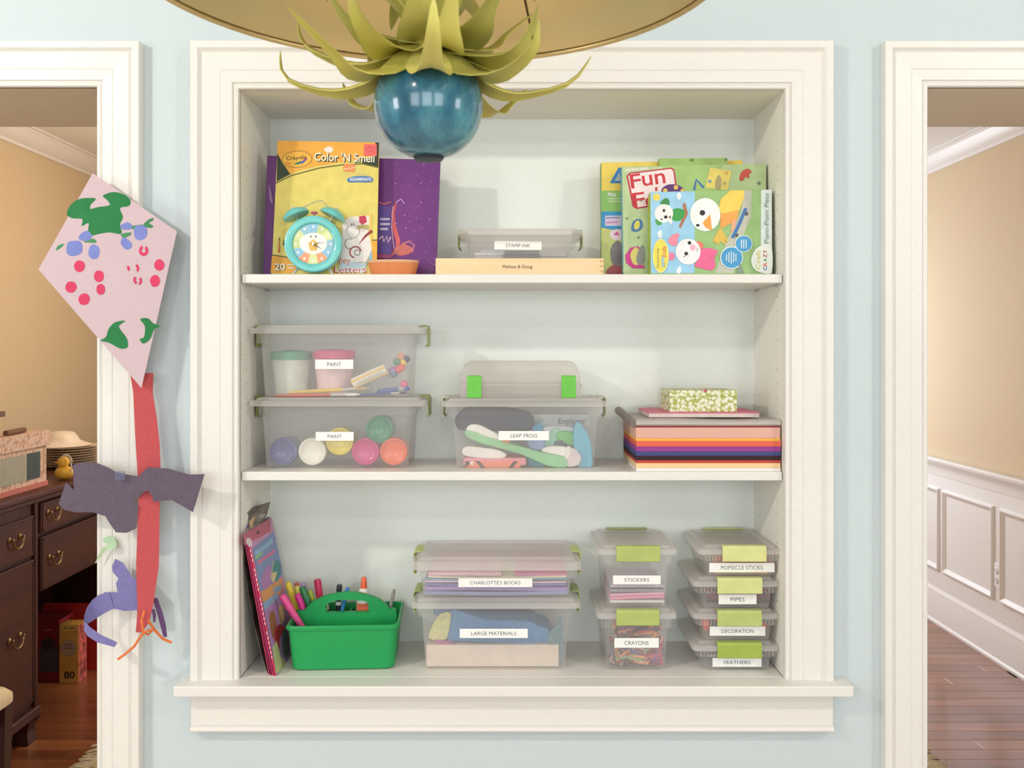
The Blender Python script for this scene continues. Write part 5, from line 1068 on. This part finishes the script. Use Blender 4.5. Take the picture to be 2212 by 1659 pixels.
MB().lathe([(.016, Z3+.012), (.0175, Z3+.016), (.0175, gb.z-.05), (.012, gb.z-.034), (.009, gb.z-.026)], (gb.x, gb.y, 0), 24).build('bottle', mat((240, 236, 226), .35), g, smooth=35)
MB().lathe([(.0075, gb.z-.0258), (.007, gb.z-.012), (.0055, gb.z-.003), (.003, gb.z)], (gb.x, gb.y, 0), 18).build('twist_cap', mat((240, 104, 60), .35), g, smooth=35)
pl_ = Print(Plane((0, gb.y-.0182, 0), (0, -1, 0))); 
MB().box(gb.x-.014, gb.x+.014, gb.y-.0185, gb.y-.0175, gb.z-.078, gb.z-.058).build('bottle_label', mat((226, 110, 70), .5), g)
er = thing('eraser', L(-.045, .03, .1), 'pink and white eraser block seen through the caddy handle', 'eraser')
MB().slab([pt(695, 1320, .15), pt(708, 1320, .15), pt(704, 1301, .15), pt(692, 1304, .15)], (0, .02, 0)).build('block', mat((238, 206, 200), .7), er, bevel=.001)
# ---------------------------------------------------------------- dining room furniture at the left
MAH = wood((54, 18, 9), (78, 30, 15), .45, 'Y', 7., .0); MAHZ = wood((48, 15, 8), (68, 25, 12), .45, 'Z', 7., .0); BRS = mat((150, 120, 78), .35, 1.)
FX, BX = -1.80, -2.325; TOPZ = .94
sb = thing('sideboard', (-2.06, 2.0, 0), 'dark mahogany kneehole sideboard with brass bail handles along the left wall', 'sideboard')
def bx(nm, x0, x1, y0, y1, z0, z1, m=MAH, bevel=.003, parent=None): return MB().box(x0, x1, y0, y1, z0, z1).build(nm, m, parent or sb, bevel=bevel)
bx('top', BX, FX+.022, .88, 3.32, TOPZ-.028, TOPZ, bevel=.008)
bx('top_moulding', BX, FX+.012, .89, 3.31, TOPZ-.045, TOPZ-.0285, bevel=.005)
for y0, y1 in ((.90, 1.52), (2.68, 3.30)): bx('pedestal', BX, FX-.012, y0, y1, .10, TOPZ-.0455, MAHZ)
bx('centre_case', BX, FX-.02, 1.5205, 2.6795, .54, TOPZ-.0455, MAHZ); bx('rear_panel', BX, BX+.012, 1.5205, 2.6795, .10, .5395, MAHZ)
for y in (.905, 1.495, 2.685, 3.275): bx('stile', FX-.0118, FX, y-.02+.02, y+.022, .10, TOPZ-.0455, MAHZ, .002)
for y0, y1 in ((.89, 1.525), (2.675, 3.31)): bx('plinth', BX, FX+.008, y0, y1, .085, .125, MAH, .006)
def bail(y, z, parent):
    for s_ in (-.036, .036):
        MB().lathe([(.011, 0), (.012, .002), (.006, .005), (.004, .012), (.0055, .016), (.001, .018)], (FX+.004, y+s_, z), 14, (1, 0, 0)).build('rosette', BRS, parent, smooth=True)
    MB().tube([V((FX+.018, y-.036*math.cos(R(a)), z-.036*math.sin(R(a))*1.0)) for a in range(0, 181, 15)], .0032, 8).build('bail', BRS, parent, smooth=True)
def drawer(y0, y1, z0, z1, hs, hz=None):
    d = bx('drawer', FX-.0117, FX+.004, y0, y1, z0, z1, MAH, .003)
    bd = MB()
    for a in ((y0+.006, y0+.012, z0+.006, z1-.006), (y1-.012, y1-.006, z0+.006, z1-.006), (y0+.006, y1-.006, z0+.006, z0+.012), (y0+.006, y1-.006, z1-.012, z1-.006)): bd.box(FX+.004, FX+.0062, *a)
    bd.build('cock_bead', MAHZ, d)
    for h in hs: bail(h, hz or (z0+z1)/2+.015, d)
drawer(.94, 1.482, .70, .85, (1.10, 1.345)); drawer(.94, 1.482, .15, .685, (1.345,), .43)
drawer(1.535, 2.665, .77, .885, (1.62, 2.55)); drawer(1.535, 2.665, .55, .755, (1.63, 2.55))
for y in (.93, 1.47, 2.70, 3.26):
    MB().loft([[V((FX-.03+a, y+b, z)) for a, b in ((-.035*s_, -.035*s_), (.035*s_, -.035*s_), (.035*s_, .035*s_), (-.035*s_, .035*s_))] for z, s_ in ((0, .9), (.012, 1.0), (.03, .75), (.06, .85), (.085, 1.2))]).build('foot', MAHZ, sb, smooth=50)
# pink patterned box with a window
pk = thing('hat_box', (-2.0, 1.37, TOPZ), 'pink floral lidded box with a grey window panel on the sideboard', 'box')
PP = pattern((214, 190, 170), (206, 160, 142), (178, 150, 120), 60.); x0, x1 = -2.2, -1.83
MB().box(x0, x1, 1.0, 1.64, TOPZ, TOPZ+.165).build('box_body', PP, pk, bevel=.002); MB().box(x0-.008, x1+.008, .992, 1.652, TOPZ+.158, TOPZ+.215).build('box_lid', PP, pk, bevel=.002)
MB().box(x1, x1+.002, 1.05, 1.585, TOPZ+.04, TOPZ+.14).build('window_panel', mat((158, 156, 138), .4), pk); MB().box(x1+.002, x1+.0035, 1.49, 1.585, TOPZ+.04, TOPZ+.14).build('window_stripe', mat((52, 70, 70), .4), pk)
MB().box(x1, x1+.006, 1.0, 1.64, TOPZ+.001, TOPZ+.02).build('base_band', mat((190, 112, 96), .6), pk)
o = thing('gift_box', (-2.0, 1.2, TOPZ+.216), 'smaller pink floral box stacked on the big patterned box', 'box'); MB().box(-2.15, -1.87, .98, 1.36, TOPZ+.216, TOPZ+.27).build('box_body', PP, o, bevel=.002); MB().box(-2.156, -1.864, .974, 1.366, TOPZ+.262, TOPZ+.285).build('box_lid', PP, o, bevel=.002)
o = thing('picture_frame', (-1.95, 1.25, TOPZ+.287), 'thin brown wooden frame lying on the stacked boxes', 'frame'); fr = MB()
for a in ((-2.12, -1.86, 1.02, 1.05), (-2.12, -1.86, 1.36, 1.40), (-2.12, -2.09, 1.05, 1.36), (-1.89, -1.86, 1.05, 1.36)): fr.box(a[0], a[1], a[2], a[3], TOPZ+.287, TOPZ+.307)
fr.build('frame_rails', wood((96, 66, 46), (120, 84, 60), .5, 'Y'), o, bevel=.002); MB().box(-2.09, -1.89, 1.05, 1.36, TOPZ+.289, TOPZ+.296).build('frame_mount', mat((200, 184, 164), .7), o)
o = thing('wooden_stick', (-1.9, 1.5, TOPZ+.217), 'short brown wooden rod lying on the pink box lid', 'rod'); MB().tube([(-1.86, 1.40, TOPZ+.226), (-1.87, 1.55, TOPZ+.226)], .010, 10).build('rod', wood((96, 60, 42), (116, 76, 52), .5, 'Y'), o, smooth=True)
# plates and the white lid
PLW = mat((226, 204, 178), .35, var=.02); pr_ = [(.06, 0), (.065, .004), (.11, .010), (.132, .015), (.134, .0175), (.131, .0178), (.108, .0135), (.06, .008), (.001, .008)]
px_c, py_c = -2.03, 2.22
first = None
for i in range(8):
    z = TOPZ + .0005 + .0112*i; nm = ('lowest', 'second lowest', 'third lowest', 'fourth lowest', 'fourth highest', 'third highest', 'second highest', 'topmost')[i]
    if first is None: first = MB().lathe([(r, zz+z) for r, zz in pr_], (px_c, py_c, 0), 40).build('dinner_plate', PLW, smooth=40); o = first
    else: o = first.copy(); COL.objects.link(o); o.location.z = first.location.z + .0112*i
    tag(o, 'cream dinner plate, ' + nm + ' of the stack on the sideboard', 'plate', 'stacked dinner plates')
z = TOPZ + .0005 + .0112*7 + .0095
o = thing('serving_lid', (px_c-.02, py_c, z), 'white domed serving lid upside on the plate stack', 'lid')
MB().lathe([(.128, z+.009), (.13, z+.011), (.10, z+.022), (.078, z+.032), (.07, z+.05), (.055, z+.068), (.02, z+.074), (.001, z+.0745)], (px_c-.025, py_c, 0), 40).build('dome', mat((238, 222, 206), .4), o, smooth=50)
# toy duck
DK = mat((226, 176, 62), .5); dp_ = pt(139, 1036, 1.80); dz = TOPZ; dx_ = dp_.x; dy_ = 1.80
o = thing('toy_duck', (dx_, dy_, dz), 'yellow toy duck with a white cord loop on the sideboard', 'toy')
MB().ball((dx_, dy_, dz+.028), .036, 18, 12, (1.05, .85, .78)).build('body', DK, o, smooth=True); MB().ball((dx_-.004, dy_, dz+.071), .0235, 16, 10).build('head', DK, o, smooth=True)
MB().loft([[V((dx_-.026-.014*t, dy_+ (.009-.004*t)*math.cos(a), dz+.07+(.005-.003*t)*math.sin(a))) for a in [R(45*k) for k in range(8)]] for t in (0, .6, 1)]).build('bill', mat((190, 130, 50), .5), o, smooth=True)
MB().tube([V((dx_+.012-.024*math.cos(R(a)), dy_-.01, dz+.072+.032*math.sin(R(a)))) for a in range(20, 181, 16)] , .0022, 6).build('cord_loop', mat((226, 210, 186), .6), o, smooth=True)
MB().tube([V((dx_+.036, dy_-.012, dz+.03)), V((dx_+.034, dy_-.011, dz+.06)), V((dx_+.028, dy_-.01, dz+.085)), V((dx_+.012, dy_-.01, dz+.1)), V((dx_-.005, dy_-.01, dz+.095))], .0024, 6).build('cord_loop', mat((226, 210, 186), .6), o, smooth=True)
# boxes in the kneehole
def carton(label, x0, x1, y0, y1, z1, c, sidec):
    o = thing('carton', ((x0+x1)/2, (y0+y1)/2, 0), label, 'box', 'cartons under the sideboard')
    MB().box(x0, x1, y0, y1, .0005, z1).build('box_body', mat(c, .5, var=.1, scale=18), o, bevel=.0015); MB().box(x1, x1+.0006, y0+.002, y1-.002, .002, z1-.002).build('side_print', mat(sidec, .5, var=.7, scale=34), o)
    return o
o = carton('yellow snack carton marked 80 standing under the sideboard', -2.0, -1.915, 2.09, 2.17, .258, (206, 152, 70), (190, 90, 84))
p = Print(Plane((0, 2.09, 0), (0, -1, 0))); p.ell(148, 1400, 17, 18, (150, 124, 96)).ell(148, 1400, 15, 16, (176, 150, 120)).bars(138, 1390, 160, 1404, 3, (110, 84, 66)); p.text('80', 150, 1458, 24, (70, 50, 34), h=16, bold=.03); p.rect(132, 1352, 166, 1362, (224, 182, 100)); p.line([(137, 1357), (146, 1357)], 3, (130, 92, 52)).line([(149, 1357), (161, 1357)], 3, (130, 92, 52)); p.build(o)
o = carton('dark red snack carton at the left under the sideboard', -2.16, -2.005, 2.10, 2.24, .275, (120, 20, 24), (150, 30, 40))
p = Print(Plane((0, 2.10, 0), (0, -1, 0))); p.rect(84, 1400, 126, 1452, (70, 60, 64)).blob([(88, 1385), (108, 1378), (122, 1390), (110, 1402), (92, 1400)], (60, 30, 40)).line([(96, 1362), (112, 1360)], 2, (180, 100, 100)); p.build(o)
o = carton('red and white patterned snack carton behind the yellow one', -1.99, -1.86, 2.30, 2.46, .27, (196, 60, 56), (200, 120, 120))
p = Print(Plane((0, 2.30, 0), (0, -1, 0))); 
p.line([(172, 1440), (184, 1400), (196, 1360)], 10, (214, 170, 160)).line([(190, 1450), (194, 1390)], 7, (110, 70, 130)).blob([(176, 1375), (188, 1365), (196, 1380), (186, 1400)], (220, 200, 186)); p.build(o)
o = carton('red flat carton lying on top behind the yellow carton', -2.16, -1.87, 2.26, 2.295, .30, (176, 34, 34), (170, 40, 40))
# chair corner
ch = thing('dining_chair', (-1.703, .57, 0), 'dark wooden dining chair with a cream seat just inside the left doorway', 'chair')
cx_, cy_ = -1.703, .57
MB().loft([[V((cx_+p_.x, cy_+p_.y, z)) for p_ in rring(-.225+i, .225-i, -.21+i, .21-i, 0, .05)] for z, i in ((.425, .006), (.43, .0), (.452, .0), (.466, .012), (.472, .05))]).build('seat', mat((216, 196, 156), .9, bump=.2), ch, smooth=50)
for ax_, ay_ in ((.19, -.175), (.19, .175), (-.19, -.175), (-.19, .175)):
    MB().loft([[V((cx_+ax_+a, cy_+ay_+b, z)) for a, b in ((-s_, -s_), (s_, -s_), (s_, s_), (-s_, s_))] for z, s_ in ((0, .014), (.2, .017), (.42, .022))]).build('leg', MAHZ, ch)
for a in ((-.19, .19, -.19, -.165), (-.19, .19, .165, .19), (-.2, -.175, -.175, .175), (.175, .2, -.175, .175)): MB().box(cx_+a[0], cx_+a[1], cy_+a[2], cy_+a[3], .36, .424).build('apron', MAHZ, ch, bevel=.002)
for s_ in (-.18, .18): MB().tube([(cx_-.2, cy_+s_*.9, .42), (cx_-.22, cy_+s_*.9, .7), (cx_-.26, cy_+s_*.88, 1.0)], .016, 8).build('back_post', MAHZ, ch, smooth=True)
for z in (.62, .8, .97): MB().box(cx_-.232-(z-.6)*.09, cx_-.214-(z-.6)*.09, cy_-.15, cy_+.15, z, z+.06).build('back_slat', MAHZ, ch, bevel=.004)
# rug with fringe
rg = thing('area_rug', (0, 2.2, 0), 'beige patterned area rug with cream fringe on the dining room floor', 'rug')
RU = pattern((188, 168, 132), (150, 128, 96), (120, 92, 66), 22., .95)
MB().box(-1.48, 1.46, .75, 3.1, .0006, .009).build('rug_field', RU, rg, bevel=.003)
fr = MB()
for x0, sg in ((-1.48, -1), (1.46, 1)):
    y = .78
    while y < 2.1:
        w_ = random.uniform(.006, .011); dl = random.uniform(.055, .085); dy = random.uniform(-.02, .02)
        fr.tube([V((x0, y, .006)), V((x0+sg*dl*.5, y+dy*.4, .007)), V((x0+sg*dl, y+dy, .003))], [w_*.5, w_*.55, w_*.25], 5); y += .011
fr.build('fringe', mat((206, 190, 160), .95, var=.2, scale=200), rg, smooth=True, kind='stuff')
